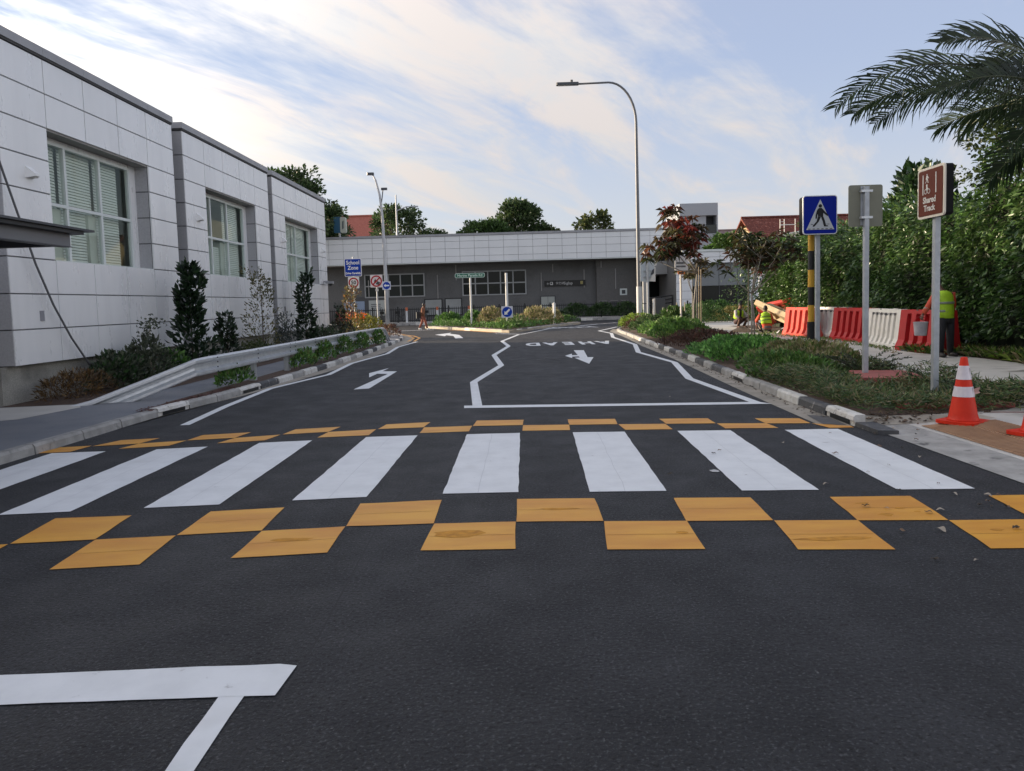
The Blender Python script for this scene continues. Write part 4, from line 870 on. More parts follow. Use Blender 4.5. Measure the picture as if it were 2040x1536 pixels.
def walker(mb, s, cx, cz, y0, y1, flip=1):
    def P_(o): mb.plate([(cx + flip * x * s, cz + z * s) for x, z in (o if flip > 0 else o[::-1])], y0, y1)
    mb.plate(circ(.075 * s, 12, cx, cz + .86 * s), y0, y1)
    P_([(-.10, .42), (.12, .42), (.13, .70), (.06, .77), (-.06, .77), (-.13, .70)])
    P_([(.02, .45), (.12, .42), (.20, .22), (.24, .02), (.33, .02), (.33, -.02), (.16, -.02), (.10, .20)][::-1] if False else [(.10, .20), (.16, -.02), (.33, -.02), (.33, .02), (.24, .03), (.20, .22), (.12, .42), (.02, .43)])
    P_([(-.10, .42), (-.16, .20), (-.33, .02), (-.30, -.03), (-.24, .0), (-.07, .19), (.03, .41)])
    P_([(.12, .70), (.10, .58), (.30, .42), (.35, .46)])
    P_([(-.13, .70), (-.20, .48), (-.21, .32), (-.15, .32), (-.13, .48), (-.08, .58)])
f_ = MB(); walker(f_, .34, -.06, 2.74, -.095, -.091); fixn(f_.build('figure', black_m, p)); MB().plate([(.0, 2.74), (.16, 2.68), (.20, 2.86), (.04, 2.92)], -.095, -.091).build('hatched_crossing', dgrey, p)
r_ = MB(); ring_plate(r_, .245, .315, -.100, -.096, 32, 0, 2.92); c45 = Matrix.Translation((0, 0, 2.92)) @ Matrix.Rotation(-PI / 4, 4, 'Y') @ Matrix.Translation((0, 0, -2.92))
r_.box(-.27, .27, -.100, -.0965, 2.885, 2.955, c45); r_.build('red_slash_ring', red_m, p)
t = thing('street_name_sign', 'green Marine Parade Rd street name sign on a white post on the island', 'sign', (-2.95, 46.4, .13))
MB().tube([(0, 0, 0), (0, 0, 3.05)], .06, 10).build('post', mat('post_white', (.60, .61, .60), rough=.5), t)
p = MB().plate(rrect(1.84, .29, .10, 5, -.02, 3.18), -.05, .0).build('plate', mat('name_green_rim', (.45, .55, .50), rough=.4), t)
MB().plate(rrect(1.76, .22, .08, 5, -.02, 3.18), -.055, -.051).build('green_face', green_m, p); text('Marine Parade Rd', .215, mat('name_text', (.62, .75, .68), rough=.4), 'lettering', p, at(-.02, -.057, 3.175) @ FACE, bold=.003)
t = thing('keep_left_sign', 'blue roundel with white down left arrow at the nose of the island', 'sign', (-.68, 42.3, .13))
MB().tube([(0, 0, 0), (0, 0, 1.25)], .04, 8).build('post', galv_d, t); roundel(t, .93, .64, PI / 4, -.08)
tag(MB().tube([(-.72, 45.2, .13), (-.72, 45.2, 3.35)], [.085, .075], 10).build('bare_post', MT['post_white']), 'bare pale post standing behind the keep left roundel', 'post')
t = thing('marker_post', 'short white marker post on the right of the island', 'post', (2.25, 48.6, .13)); MB().tube([(0, 0, 0), (0, 0, 1.28)], .09, 10).build('shaft', white_m, t); MB().lathe([(.095, 0), (.09, .05), (.03, .09), (0, .095)], 10, (0, 0, 1.28)).build('cap', off_w, t)
for x in (-9.0, -6.55, -4.0):
    t = thing('bollard', {-9.0: 'grey bollard with orange band by the parked bicycles', -6.55: 'grey bollard with orange band in front of the framed notice boards', -4.0: 'grey bollard with orange band right of the street name post'}[x], 'bollard', (x, 60.25, FZ - .02), 0, 'orange banded bollards')
    MB().tube([(0, 0, 0), (0, 0, .95)], .09, 10).build('shaft', galv, t); MB().tube([(0, 0, .95), (0, 0, 1.22)], .095, 10).build('band', mat('band_orange', (.45, .12, .05), rough=.6), t)
# large sign seen from behind, with a peeling film
t = thing('direction_sign', 'tall grey back of a road sign with peeling white film by the curved lamp', 'sign', (6.75, 39.6, PZ))
MB().tube([(.0, 0, 0), (.0, 0, 4.0)], .06, 8).build('post', galv_d, t)
MB().plate(rrect(.74, 1.64, .03, 3, 0, 3.20), .07, .10).build('plate_back', mat('sign_back_grey', (.46, .50, .52), rough=.5), t)
MB().add([(.10, .062, 2.39), (.42, .058, 2.36), (.43, .05, 3.1), (.36, .06, 3.15), (.33, .064, 2.75), (.2, .06, 2.62)], [(0, 1, 2, 3, 4, 5)]).add([(.36, .06, 3.16), (.48, .02, 3.2), (.55, .0, 3.5), (.38, .04, 3.5)], [(0, 1, 2, 3)]).build('peeling_film', off_w, t)
MB().plate([(.17, 2.68), (.35, 2.8), (.37, 3.05), (.24, 2.95)], .050, .056).build('torn_patch', dgrey, t)
for z in (2.6, 2.9, 3.75): MB().box(-.2, .2, .0, .068, z, z + .05).build('bracket', galv_d, t)
# white notice sign with orange arrow plate
t = thing('notice_sign', 'white notice sign over a small orange arrow plate behind the red leaved tree', 'sign', (6.70, 31.3, PZ))
MB().tube([(0, 0, 0), (0, 0, 2.9)], .04, 8).build('post', off_w, t)
p = MB().plate(rrect(.54, .62, .04, 4, .02, 2.90), -.08, -.05).build('plate', white_m, t)
mk = MB(); 
for z, h_ in ((2.90, .08), (2.76, .07)):
    x = -.19
    while x < .19:
        w_ = RD.uniform(.02, .04); mk.box(x, x + w_, -.085, -.081, z - h_ / 2 * RD.uniform(.7, 1), z + h_ / 2); x += w_ + .01
mk.build('lettering', dgrey, p)
p = MB().plate(rrect(.30, .13, .015, 2, .02, 2.50), -.08, -.05).build('arrow_plate', mat('plate_orange', (.70, .22, .04), rough=.5), t); a = MB(); arrow_left(a, .26, -.085, -.081, PI); o_ = a.build('arrow', dgrey, p); o_.location = (.02, 0, 2.50); fixn(o_)
t = thing('warning_sign', 'small red and white warning sign under the brown leaved tree', 'sign', (13.8, 43.5, 0))
MB().tube([(0, 0, 0), (0, 0, 3.2)], .04, 8).build('post', MT['post_white'], t)
p = MB().plate(rrect(.36, .60, .02, 2, 0, 2.95), -.08, -.05).build('plate', white_m, t); MB().plate([(-.15, 2.86), (.15, 2.86), (0, 3.2)], -.085, -.081).build('red_triangle', red_m, p); MB().box(-.15, .15, -.085, -.081, 2.77, 2.82).box(-.13, .13, -.085, -.081, 2.70, 2.735).build('print_line', red_m, p)
# zebra crossing sign on its own post with the striped beacon pole beside it
ZX, ZY = 6.45, 16.6
t = thing('zebra_sign', 'double faced blue pedestrian crossing sign on a galvanised post', 'sign', (ZX + .085, ZY, PZ))
post(t, 3.35, .042)
p = MB().plate(rrect(.735, .83, .06, 5, 0, 3.17), -.14, -.11).build('front_plate', white_m, t); MB().plate(rrect(.70, .795, .05, 5, .0, 3.17), -.145, -.141).build('blue_face', navy_m, p)
MB().plate([(-.30, 2.855), (.30, 2.855), (0, 3.50)], -.150, -.146).build('white_triangle', mat('tri_white', (.52, .54, .56), rough=.5), p)
f_ = MB(); walker(f_, .50, .0, 2.93, -.155, -.151); fixn(f_.build('figure', mat('figure_black', (.004, .004, .005), rough=.6), p))
d_ = MB()
for k in range(6): d_.box(-.26 + k * .093, -.21 + k * .093, -.155, -.151, 2.866, 2.878)
for x in (-.20, -.13, .15, .09): d_.box(x, x + .045, -.1535, -.1505, 2.965, 2.975)
d_.build('dashes', MT['figure_black'], p)
MB().plate(rrect(.725, .82, .06, 5, 0, 3.17), -.1095, .10).build('sign_box', mat('sign_box_black', (.010, .010, .011), rough=.7, spec=.1), t)
t = thing('beacon_pole', 'round black and yellow banded crossing pole beside the blue sign', 'pole', (ZX + .062, ZY + .30, PZ))
z = 0.; hs = [.86, .37, .40, .38, .42, .40, .40]; 
for i, h_ in enumerate(hs):
    MB().tube([(0, 0, z), (0, 0, z + h_ - .0006)], .086 if i == 0 else .068, 14).build('band', mat('band_black', (.012, .012, .013), rough=.45) if i % 2 == 0 else mat('band_yellow', (.62, .34, .03), rough=.5), t, False); z += h_
# square sign seen from the back
t = thing('sign_back', 'square olive grey back of a sign on a galvanised post', 'sign', (5.62, 12.3, PZ))
post(t, 3.17, .036)
MB().plate(rrect(.545, .665, .035, 4, .012, 2.87), .045, .06).build('plate_back', mat('olive_back', (.19, .19, .14), (.17, .17, .125), scale=4, rough=.6), t)
MB().box(-.07, .07, .037, .044, 2.56, 3.18).build('channel', galv_d, t)
for z in (2.66, 3.08): MB().box(-.09, .09, -.042, .044, z, z + .035).build('clamp', galv, t)
# brown Shared Track sign facing the path across the road
t = thing('shared_track_sign', 'brown Shared Track sign on a galvanised post beside the orange cone', 'sign', (5.68, 10.35, PZ), -PI / 2)
post(t, 3.02, .036)
p = MB().plate(rrect(.66, .68, .045, 5, 0, 2.80), -.085, -.062).build('front_plate', mat('cream_rim', (.66, .60, .50), rough=.5), t)
MB().plate(rrect(.595, .615, .03, 4, 0, 2.80), -.090, -.086).build('brown_face', brown_m, p)
MB().box(-.19, -.17, -.094, -.0905, 2.78, 3.05).build('lane_bar', off_w, p); MB().box(.13, .15, -.094, -.0905, 2.78, 3.05).build('lane_bar', off_w, p)
f_ = MB(); walker(f_, .13, -.08, 2.935, -.094, -.0905); fixn(f_.build('walker_symbol', off_w, p))
f_ = MB(); ring_plate(f_, .026, .034, -.094, -.0905, 16, -.115, 2.82); ring_plate(f_, .026, .034, -.094, -.0905, 16, -.035, 2.82); f_.plate(circ(.018, 10, -.085, 2.90), -.094, -.0905); f_.plate([(-.10, 2.83), (-.06, 2.83), (-.05, 2.85), (-.07, 2.885), (-.10, 2.885)], -.094, -.0905); fixn(f_.build('cyclist_symbol', off_w, p))
for s_, z in (('Shared', 2.70), ('Track', 2.59)): text(s_, .115, off_w, 'lettering', p, at(-.02, -.0915, z) @ FACE, bold=.003)
MB().plate(rrect(.65, .67, .045, 5, 0, 2.80), -.0615, .037).build('sign_box', mat('sign_box_black', (.010, .010, .011)), t)
# ------------------------------------------------------------------ guardrail on the left
gr = thing('guardrail', 'galvanised W-beam guardrail with a ramped near end along the left kerb', 'guardrail', (-5.55, 20, PZ))
def wg(o): o.location = (5.55, -20, -PZ); return o
gpath = [(-7.30, 11.95, .10), (-7.02, 12.12, .17), (-6.25, 12.62, .49), (-5.66, 13.0, .745), (-5.50, 13.35, .775), (-5.47, 15, .775), (-5.46, 18, .775), (-5.46, 21, .77), (-5.48, 24, .765), (-5.50, 27, .755), (-5.53, 29.2, .74), (-5.56, 30.6, .72), (-5.60, 31.3, .62), (-5.66, 32.6, .12)]
prof = [(-.03, 0), (.03, -.014), (.042, -.030), (.042, -.070), (-.040, -.112), (-.044, -.156), (-.040, -.200), (.042, -.242), (.042, -.282), (.03, -.298), (-.03, -.312)]
bm = MB(); rows = []
for i, p in enumerate(gpath):
    a = Vector(gpath[max(i - 1, 0)]); b = Vector(gpath[min(i + 1, len(gpath) - 1)]); t_ = (b - a); t_.z = 0; t_.normalize(); out = Vector((t_.y, -t_.x, 0))
    ext = .55 if i in (0,) else 1.
    rows.append([Vector(p) + out * u + Vector((0, 0, z)) for u, z in prof])
n = len(prof)
for r in rows: bm.v += [tuple(q) for q in r]
for i in range(len(rows) - 1):
    for j in range(n - 1): bm.f.append((i * n + j, i * n + j + 1, (i + 1) * n + j + 1, (i + 1) * n + j))
o = wg(bm.build('beam', galv, gr)); sm = o.modifiers.new('thickness', 'SOLIDIFY'); sm.thickness = .004
for y in (15.6, 17.9, 20.2, 22.5, 24.8, 27.1, 29.4): wg(MB().box(-5.64, -5.53, y - .07, y + .07, 0, .68).build('post', mat('guard_post', (.30, .32, .32), (.38, .39, .39), scale=8, rough=.6, metal=.2), gr))
for y in (13.4, 15.5, 17.7, 18.1, 19.9, 22.3, 24.6, 26.9, 29.2):
    for dz in (.03, .11, .20, .28): wg(MB().tube([(-5.432 if y < 30 else -5.45, y, .775 - dz), (-5.415, y, .775 - dz)], .012, 6).build('bolt', dgrey, gr))

# ------------------------------------------------------------------ planting on the left
struct(MB().sheet([(-8.50, 12.05), (-7.30, 12.25), (-7.15, 13.2), (-6.80, 14.6), (-6.75, 33.2), (-6.4, 40.5), (-9.5, 43), (-30, 44), (-30, 33.2), (-8.50, 33.2)], PZ + .005).build('planting_bed', soil_m))
struct(MB().sheet([(-5.66, 10.95), (-5.52, 12.6), (-5.42, 14), (-5.30, 15.8), (-5.20, 20), (-5.2, 30.5), (-5.75, 30.5), (-5.75, 14), (-5.80, 12.2)], PZ + .004).build('verge_soil', soil_m))
struct(MB().sheet([(-7.9, 10.2), (-7.2, 10.6), (-7.0, 11.8), (-7.25, 12.2), (-8.5, 12.0), (-8.6, 10.0)], PZ + .004).build('concrete_apron', conc))
mul = MB()
for i in range(420):           # bark chips on the verge strip
    y = RD.uniform(11.0, 14.2); x = RD.uniform(-5.76, -5.50) + (y - 11) * .06; a = RD.uniform(0, PI); l, w_ = RD.uniform(.02, .06), RD.uniform(.01, .025); z = PZ + .006 + RD.uniform(0, .02)
    c_, s_ = math.cos(a), math.sin(a); mul.add([(x - c_ * l, y - s_ * l, z), (x + s_ * w_, y - c_ * w_, z + .008), (x + c_ * l, y + s_ * l, z + RD.uniform(0, .02)), (x - s_ * w_, y + c_ * w_, z + .004)], [(0, 1, 2, 3)])
q = mul.build('bark_mulch', mat('bark_chips', (.06, .022, .016), (.10, .04, .03), scale=20, rough=.9)); q['kind'] = 'stuff'; q['label'] = 'reddish brown bark mulch along the left kerb'
def column(name, label, x, y, h, r, n, leaf, pal, cols=1., m=None, gap=0., wr=.42):
    t = thing(name, label, 'shrub', (x, y, PZ), 0, None)
    k = max(6, int(h / .2)); cz = np.linspace(.12, .97, k) * h; rad = r * (1.05 - .55 * (cz / h)) * rng.uniform(.75, 1.2, k)
    i = rng.integers(0, k, n); a = rng.uniform(0, 2 * PI, n); a = a + .8 * np.sin(i * 2.4) * (rng.uniform(size=n) < gap)
    rr = rad[i] * rng.uniform(.25, 1.0, n) ** .6
    sx_, sy_ = rng.normal(0, r * .22, k), rng.normal(0, r * .22, k); P = np.stack([np.cos(a) * rr + sx_[i], np.sin(a) * rr + sy_[i], cz[i] + rng.normal(0, .09, n)], 1)
    D = np.stack([np.cos(a) * .75, np.sin(a) * .75, np.full(n, .75)], 1) + rng.normal(0, .3, (n, 3)); L = leaf * rng.uniform(.65, 1.3, n)
    leafmesh('foliage', P, D, L, L * wr, pick(pal, n), m or LEAFG, t)
    mb = MB(); mb.tube([(0, 0, -.02), (.01, .0, h * .5), (0, 0, h * .95)], [.02, .014, .005], 6)
    for j in range(10):
        aa = RD.uniform(0, 6.28); z = RD.uniform(.15, .8) * h; mb.tube([(0, 0, z), (math.cos(aa) * r * .6, math.sin(aa) * r * .6, z + .18)], [.007, .003], 4)
    mb.build('stem', bark_d, t); return t
DK2 = [(.014, .034, .013), (.024, .050, .018), (.010, .024, .010)]
column('columnar_shrub', 'tall dark columnar shrub nearest the guardrail bend', -7.62, 17.4, 2.5, .37, 1150, .17, DK2, wr=.5)
column('columnar_shrub', 'knee high dark conical shrub right of the tall dark one', -7.65, 19.6, 1.25, .34, 520, .14, DK2, wr=.5)
column('columnar_shrub', 'sparse yellowish columnar shrub in front of the middle window', -7.6, 22.2, 2.62, .50, 820, .10, [(.13, .12, .045), (.10, .10, .04), (.075, .085, .03), (.16, .14, .06)], m=LEAF)
column('columnar_shrub', 'narrow dark columnar shrub below the farthest window', -7.62, 26.8, 2.6, .33, 950, .16, DK2, gap=1., wr=.5)
column('columnar_shrub', 'golden brown feathery shrub at the far corner of the panelled building', -7.75, 34.6, 2.35, .52, 800, .13, [(.18, .13, .05), (.12, .10, .04), (.20, .10, .04), (.09, .09, .03)], m=LEAF)
column('columnar_shrub', 'small dark upright shrub by the corner of the panelled building', -7.5, 31.2, 1.5, .32, 380, .13, DK2)
OLIVE = [(.06, .075, .045), (.085, .10, .06), (.045, .06, .036), (.11, .125, .085)]
bush('shrub', 'dry brown dead shrub at the near corner of the panelled building', -7.85, 13.15, PZ, .38, .95, .42, 1500, .09, [(.13, .075, .028), (.10, .055, .02), (.17, .11, .045), (.07, .04, .018)], wr=.22, upright=.3)
bush('shrub', 'dark leafy shrub behind the foot of the guardrail ramp', -7.85, 14.5, PZ, .42, .75, .62, 1100, .11, DKGREEN + OLIVE)
bush('shrub', 'greyish bushy shrub under the first big window', -7.7, 15.4, PZ, .45, .7, .85, 1200, .10, OLIVE)
tz = thing('sapling', 'thin pale sapling rising from the greyish shrub', 'shrub', (-7.7, 15.55, PZ))
P = np.concatenate([rng.normal(0, .12, (110, 3)) * np.array([1, 1.6, .6]) + np.array([0, .05, 1.22]), rng.normal(0, .07, (50, 3)) + np.array([0, -.12, 1.0])]); leafmesh('foliage', P, rdir(160), .08, .045, pick(OLIVE, 160), LEAF, tz); MB().tube([(0, 0, 0), (.01, .02, .7), (0, .06, 1.35)], [.012, .01, .004], 5).build('stem', stake_m, tz)
bush('shrub', 'dark green shrub left of the tall dark columnar one', -7.75, 16.5, PZ, .4, .6, .55, 800, .11, DKGREEN + GREEN)
bush('shrub', 'pale green low shrub under the yellowish column', -7.55, 21.4, PZ, .45, .9, .5, 900, .09, [(.075, .10, .035), (.10, .12, .045), (.06, .08, .03)])
bush('shrub', 'silvery grey shrub right of the yellowish column', -7.55, 24.2, PZ, .35, .6, 1.05, 800, .09, [(.07, .085, .075), (.05, .065, .055), (.09, .10, .09)], jag=.5)
bush('shrub', 'dark green shrub before the narrow dark column', -7.4, 28.3, PZ, .5, 1.2, .7, 1000, .10, DKGREEN + OLIVE)
bush('shrub', 'mixed dark shrub along the building corner', -7.3, 31.0, PZ, .55, 1.4, .85, 1200, .10, DKGREEN + OLIVE + BRONZE)
yb = bush('flower_shrub', 'yellow leaved shrub with orange flowers below the school zone sign', -7.55, 36.4, PZ, .95, 1.0, .95, 1700, .12, [(.30, .27, .04), (.22, .22, .035), (.14, .17, .03)])
P = np.stack([rng.uniform(-.8, .2, 90), rng.uniform(-.7, .4, 90), rng.uniform(.75, 1.15, 90)], 1); leafmesh('flower', P, rdir(90) + np.array([0, 0, 1]), .11, .09, pick([(.60, .10, .02), (.55, .16, .03)], 90), LEAF, yb)['kind'] = 'stuff'
bush('shrub', 'reddish low shrub past the far end of the guardrail', -6.15, 35.2, PZ, .55, .8, .55, 700, .09, [(.13, .05, .035), (.16, .07, .045), (.09, .07, .035)])
for i, (y, h, lb) in enumerate(((14.6, .42, 'leafy weed clump on the kerb verge before the first guardrail post'), (18.6, .40, 'leafy weed clump beside the second guardrail post'), (20.6, .46, 'bright weed clump under the middle of the guardrail'), (23.0, .5, 'weed clump with white tips under the guardrail'), (25.6, .5, 'dense weed clump near the far guardrail posts'), (28.6, .5, 'flowering weed clump at the far end of the guardrail'))):
    b_ = bush('weed_clump', lb, -5.38 if i else -5.62, y, PZ, .18, .85 if i else .75, h, 620, .09, GREEN + [(.12, .16, .04)], group='weeds along the left kerb', stem=False, upright=.9, cat='weeds')
    if i > 2: leafmesh('flower', np.stack([rng.uniform(-.12, .2, 26), rng.uniform(-.7, .7, 26), rng.uniform(.2, h, 26)], 1), rdir(26) + np.array([0, 0, .6]), .07, .06, pick([(.6, .6, .52)], 26), LEAF, b_)['kind'] = 'stuff'

# ------------------------------------------------------------------ planting on the right, from the crossing to the corner
RB = [(4.10, 9.0), (4.75, 8.95), (5.9, 9.15), (6.45, 9.6), (6.62, 11), (6.62, 30), (6.9, 36), (7.8, 41), (9.5, 44.3), (7.7, 43.6), (6.35, 41.9), (5.45, 39.9), (5.0, 37.7), (4.87, 35.4), (4.82, 33), (4.70, 30), (4.56, 26.5), (4.5, 23.5), (4.44, 20.5), (4.34, 18), (4.25, 15.5), (4.15, 13.5), (4.10, 11)]
struct(MB().sheet(RB, PZ + .005).build('planting_bed', soil_m))
redslab = mat('red_slab', (.33, .085, .07), (.26, .075, .06), scale=4, rough=.8, spots=[((.12, .07, .05), 5., .58, .75)])
tag(MB().prism([(5.25, 11.55), (6.20, 11.3), (6.35, 12.55), (5.55, 12.75)], PZ, PZ + .17).build('footing_slab', redslab), 'faded red concrete slab around the foot of the olive backed sign', 'slab')
tag(MB().prism([(4.75, 9.42), (6.1, 9.30), (6.15, 9.75), (4.85, 9.9)], PZ, PZ + .055).build('footing_slab', redslab), 'low red slab half buried at the near end of the planting bed', 'slab')
# needle-leaved ground cover at the near end
def needles(n, xs, ys, h, pal, arch=.35):
    x = rng.uniform(*xs, n); y = rng.uniform(*ys, n)
    nx = (np.sin(x * 3.1 + 1) + np.sin(y * 2.3)) * .25 + .6
    P = np.stack([x, y, PZ + rng.uniform(.02, 1, n) ** .8 * h * nx], 1); D = rdir(n) * np.array([1, 1, .45]) + np.array([0, 0, .25]); return P, D
P, D = needles(24000, (4.12, 6.5), (9.02, 13.8), .36, None)
keep = ~((P[:, 0] > 5.1) & (P[:, 0] < 6.4) & (P[:, 1] > 11.25) & (P[:, 1] < 12.8)) & ~((P[:, 1] < 9.7) & (P[:, 2] > .28) & (P[:, 0] < 5.6)); P, D = P[keep], D[keep]
g_ = leafmesh('juniper_cover', P, D, rng.uniform(.06, .17, len(P)), .016, pick([(.065, .12, .038), (.10, .155, .05), (.045, .085, .03), (.15, .17, .065), (.20, .17, .09)], len(P)), LEAF, None, 0); g_['kind'] = 'stuff'; g_['label'] = 'dark green juniper ground cover at the near end of the right bed'
def spray(name, label, x, y, n, R_, h, pal, leaf=.05, wr=.3, nst=26, m=None):
    t = thing(name, label, 'shrub', (x, y, PZ)); Ps, Ds = [], []; mb = MB()
    for k in range(nst):
        a = RD.uniform(0, 2 * PI); l = RD.uniform(.5, 1.05); hh = RD.uniform(.35, 1) * h
        pts = [Vector((math.cos(a) * R_ * l * s_, math.sin(a) * R_ * l * s_, hh * (1.6 * s_ - .75 * s_ * s_))) for s_ in (0, .25, .5, .75, 1.)]
        mb.tube(pts, [.007, .006, .005, .004, .002], 4, False)
        for q in range(n // nst):
            s_ = RD.uniform(.15, 1.) * 3.99; i = int(s_); p_ = pts[i].lerp(pts[i + 1], s_ - i); d_ = (pts[i + 1] - pts[i]).normalized(); Ps.append(p_); Ds.append(d_ + Vector((RD.gauss(0, .5), RD.gauss(0, .5), RD.gauss(.15, .4))))
    P = np.array([tuple(p_) for p_ in Ps]); leafmesh('foliage', P, np.array([tuple(d_) for d_ in Ds]), rng.uniform(leaf * .6, leaf * 1.4, len(P)), leaf * wr, pick(pal, len(P)), m or LEAF, t, .05); mb.build('stem', bark_d, t); return t
JUN = [(.030, .055, .022), (.045, .07, .028), (.06, .08, .035), (.022, .04, .018)]
spray('juniper_shrub', 'spiky juniper shrub behind the orange cone', 6.10, 9.75, 3200, .62, .34, JUN, .07, .2, 60)
spray('juniper_shrub', 'arching juniper sprays between the two near sign posts', 6.0, 13.2, 1400, .8, .55, JUN + OLIVE, .07, .3, 30)
spray('juniper_shrub', 'low arching weed beside the Shared Track post', 6.15, 11.2, 900, .55, .40, JUN, .06, .25, 22)
bush('shrub', 'straw tinted green shrub around the crossing sign post', 5.75, 15.3, PZ, .95, 1.8, .44, 4600, .10, STRAW + [(.16, .20, .07), (.12, .19, .05), (.22, .22, .10)], upright=.7, wr=.42)
bush('shrub', 'dull green shrub at the kerb in front of the olive backed sign', 4.9, 14.0, PZ, .72, 1.5, .34, 3000, .09, GREEN + [(.14, .20, .05), (.10, .15, .05)], upright=.6)
bush('shrub', 'bright green glossy shrub before the banded pole', 5.35, 17.7, PZ, 1.15, 2.1, .44, 5600, .095, [(.13, .30, .06), (.09, .24, .05), (.20, .40, .10), (.05, .13, .03)], m=LEAF, upright=.75)
bush('shrub', 'dark reddish brown shrub between two green ones', 5.45, 22.3, PZ, 1.05, 2.5, .44, 5200, .08, BRONZE, upright=.8, wr=.35)
bush('shrub', 'large fresh green shrub at the foot of the red leaved tree', 5.75, 28.2, PZ, 1.05, 3.2, .62, 6000, .11, [(.11, .23, .045), (.075, .17, .035), (.16, .27, .06), (.05, .11, .026)], upright=.7)
bush('shrub', 'taller dark green shrub behind the fresh green one', 6.55, 32.2, PZ, .6, 1.0, .95, 2400, .13, [(.045, .10, .022), (.03, .07, .018), (.07, .13, .03)], upright=.6)
bush('shrub', 'leafy green shrub with pale leaves near the corner kerb', 5.9, 33.6, PZ, .85, 1.6, .65, 2600, .10, [(.06, .12, .035), (.09, .14, .05), (.04, .09, .025)])
bush('shrub', 'small reddish brown shrub near the corner kerb', 6.0, 36.6, PZ, .95, 1.2, .55, 2200, .08, BRONZE, wr=.35)
bush('shrub', 'lime green clipped shrub at the tip of the corner bed', 6.15, 39.2, PZ, 1.05, 1.3, .62, 3000, .09, LIME, upright=.7)
bush('shrub', 'dark leafy shrub beside the grey cabinet', 6.9, 41.9, PZ, .35, .5, 1.0, 900, .12, GREEN)
bush('shrub', 'broad green shrub mass behind the path bend', 10.2, 43.8, .02, 1.7, 1.2, 1.0, 3600, .12, [(.06, .13, .03), (.045, .10, .025), (.09, .16, .04)])
bush('shrub', 'yellow green shrub behind the squatting worker in grey', 13.1, 45.6, .02, 1.5, 1.0, .85, 2800, .12, [(.20, .17, .04), (.13, .14, .04), (.24, .20, .06)])
bush('shrub', 'dark green shrub in front of the glazed wing', 12.6, 48.4, .02, 1.7, 1.3, 1.15, 3000, .15, GREEN + DKGREEN)
bush('shrub', 'light green shrub in front of the white wing pier', 15.5, 47.6, .02, 1.6, 1.2, 1.1, 3000, .14, [(.07, .13, .035), (.10, .16, .05), (.045, .09, .025)])
bush('shrub', 'green shrub left of the tilted barriers', 15.0, 45.0, .02, 1.3, .9, 1.0, 2200, .12, GREEN + LIME)
# planting along the fence and on the island
for x, lb in ((4.6, 'pale leaved shrub row by the fence below the station sign'), (6.6, 'leafy shrub row by the fence under the vent openings'), (8.5, 'leafy shrub row by the fence next to the curved lamp')):
    bush('fence_shrub', lb, x, 60.35, FZ - .02, 1.15, .35, 1.0, 1500, .15, [(.05, .10, .03), (.08, .13, .05), (.035, .07, .022)], group='shrubs along the station fence', stem=False)
bush('fence_shrub', 'low dark shrub by the fence left of the pale door', 2.3, 60.4, FZ - .02, 1.6, .3, .55, 1300, .14, DKGREEN + GREEN, group='shrubs along the station fence', stem=False)
ISB = [('clipped green hedge strip on the left half of the island', -3.9, 48.6, 1.9, 1.7, .42, GREEN, .10), ('green clump behind the street name post', -4.7, 50.3, .9, .6, .75, GREEN, .16), ('green clump left of the street name post', -3.0, 49.2, .7, .6, .85, GREEN, .16), ('straw coloured grassy clump left of the keep left sign', -1.75, 46.8, .85, 1.0, 1.0, STRAW, .18), ('green clump at the foot of the keep left sign', -.55, 42.3, .75, 1.1, .42, [(.06, .13, .03), (.09, .17, .04)], .10),
       ('mixed green shrub in the middle of the island', -.5, 45.2, 1.1, 1.7, .62, GREEN + STRAW, .13), ('straw coloured grassy clump right of the keep left sign', 1.0, 47.6, 1.0, 1.2, .95, STRAW, .18), ('fading straw clump near the white marker post', 2.1, 49.3, .75, .9, .85, STRAW, .16), ('dark green clipped hedge at the right tip of the island', 2.9, 50.3, .95, .7, .45, DKGREEN + GREEN, .10)]
P = np.stack([rng.uniform(-6.2, 4.0, 9000), rng.uniform(39.6, 51.6, 9000), np.full(9000, .13)], 1)
ina = np.array([sum(((ISL[i][1] > p_[1]) != (ISL[i - 1][1] > p_[1])) and (p_[0] < (ISL[i - 1][0] - ISL[i][0]) * (p_[1] - ISL[i][1]) / (ISL[i - 1][1] - ISL[i][1]) + ISL[i][0]) for i in range(len(ISL))) % 2 == 1 for p_ in (P[:, :2] - np.array([-.9, 47.4])) / .88 + np.array([-.9, 47.4])]); P = P[ina]; P[:, 2] += rng.uniform(0, .28, len(P))
g_ = leafmesh('ground_cover', P, rdir(len(P)) + np.array([0, 0, .9]), .17, .07, pick(GREEN + [(.10, .15, .04)], len(P)), LEAF, None); g_['kind'] = 'stuff'; g_['label'] = 'low green ground cover filling the traffic island'
for lb, x, y, a, b, h, pal, lf in ISB: bush('island_shrub', lb, x, y, .13, a, b, h, 1500, lf, pal, group='planting on the traffic island', stem=False, upright=.9, wr=.35)

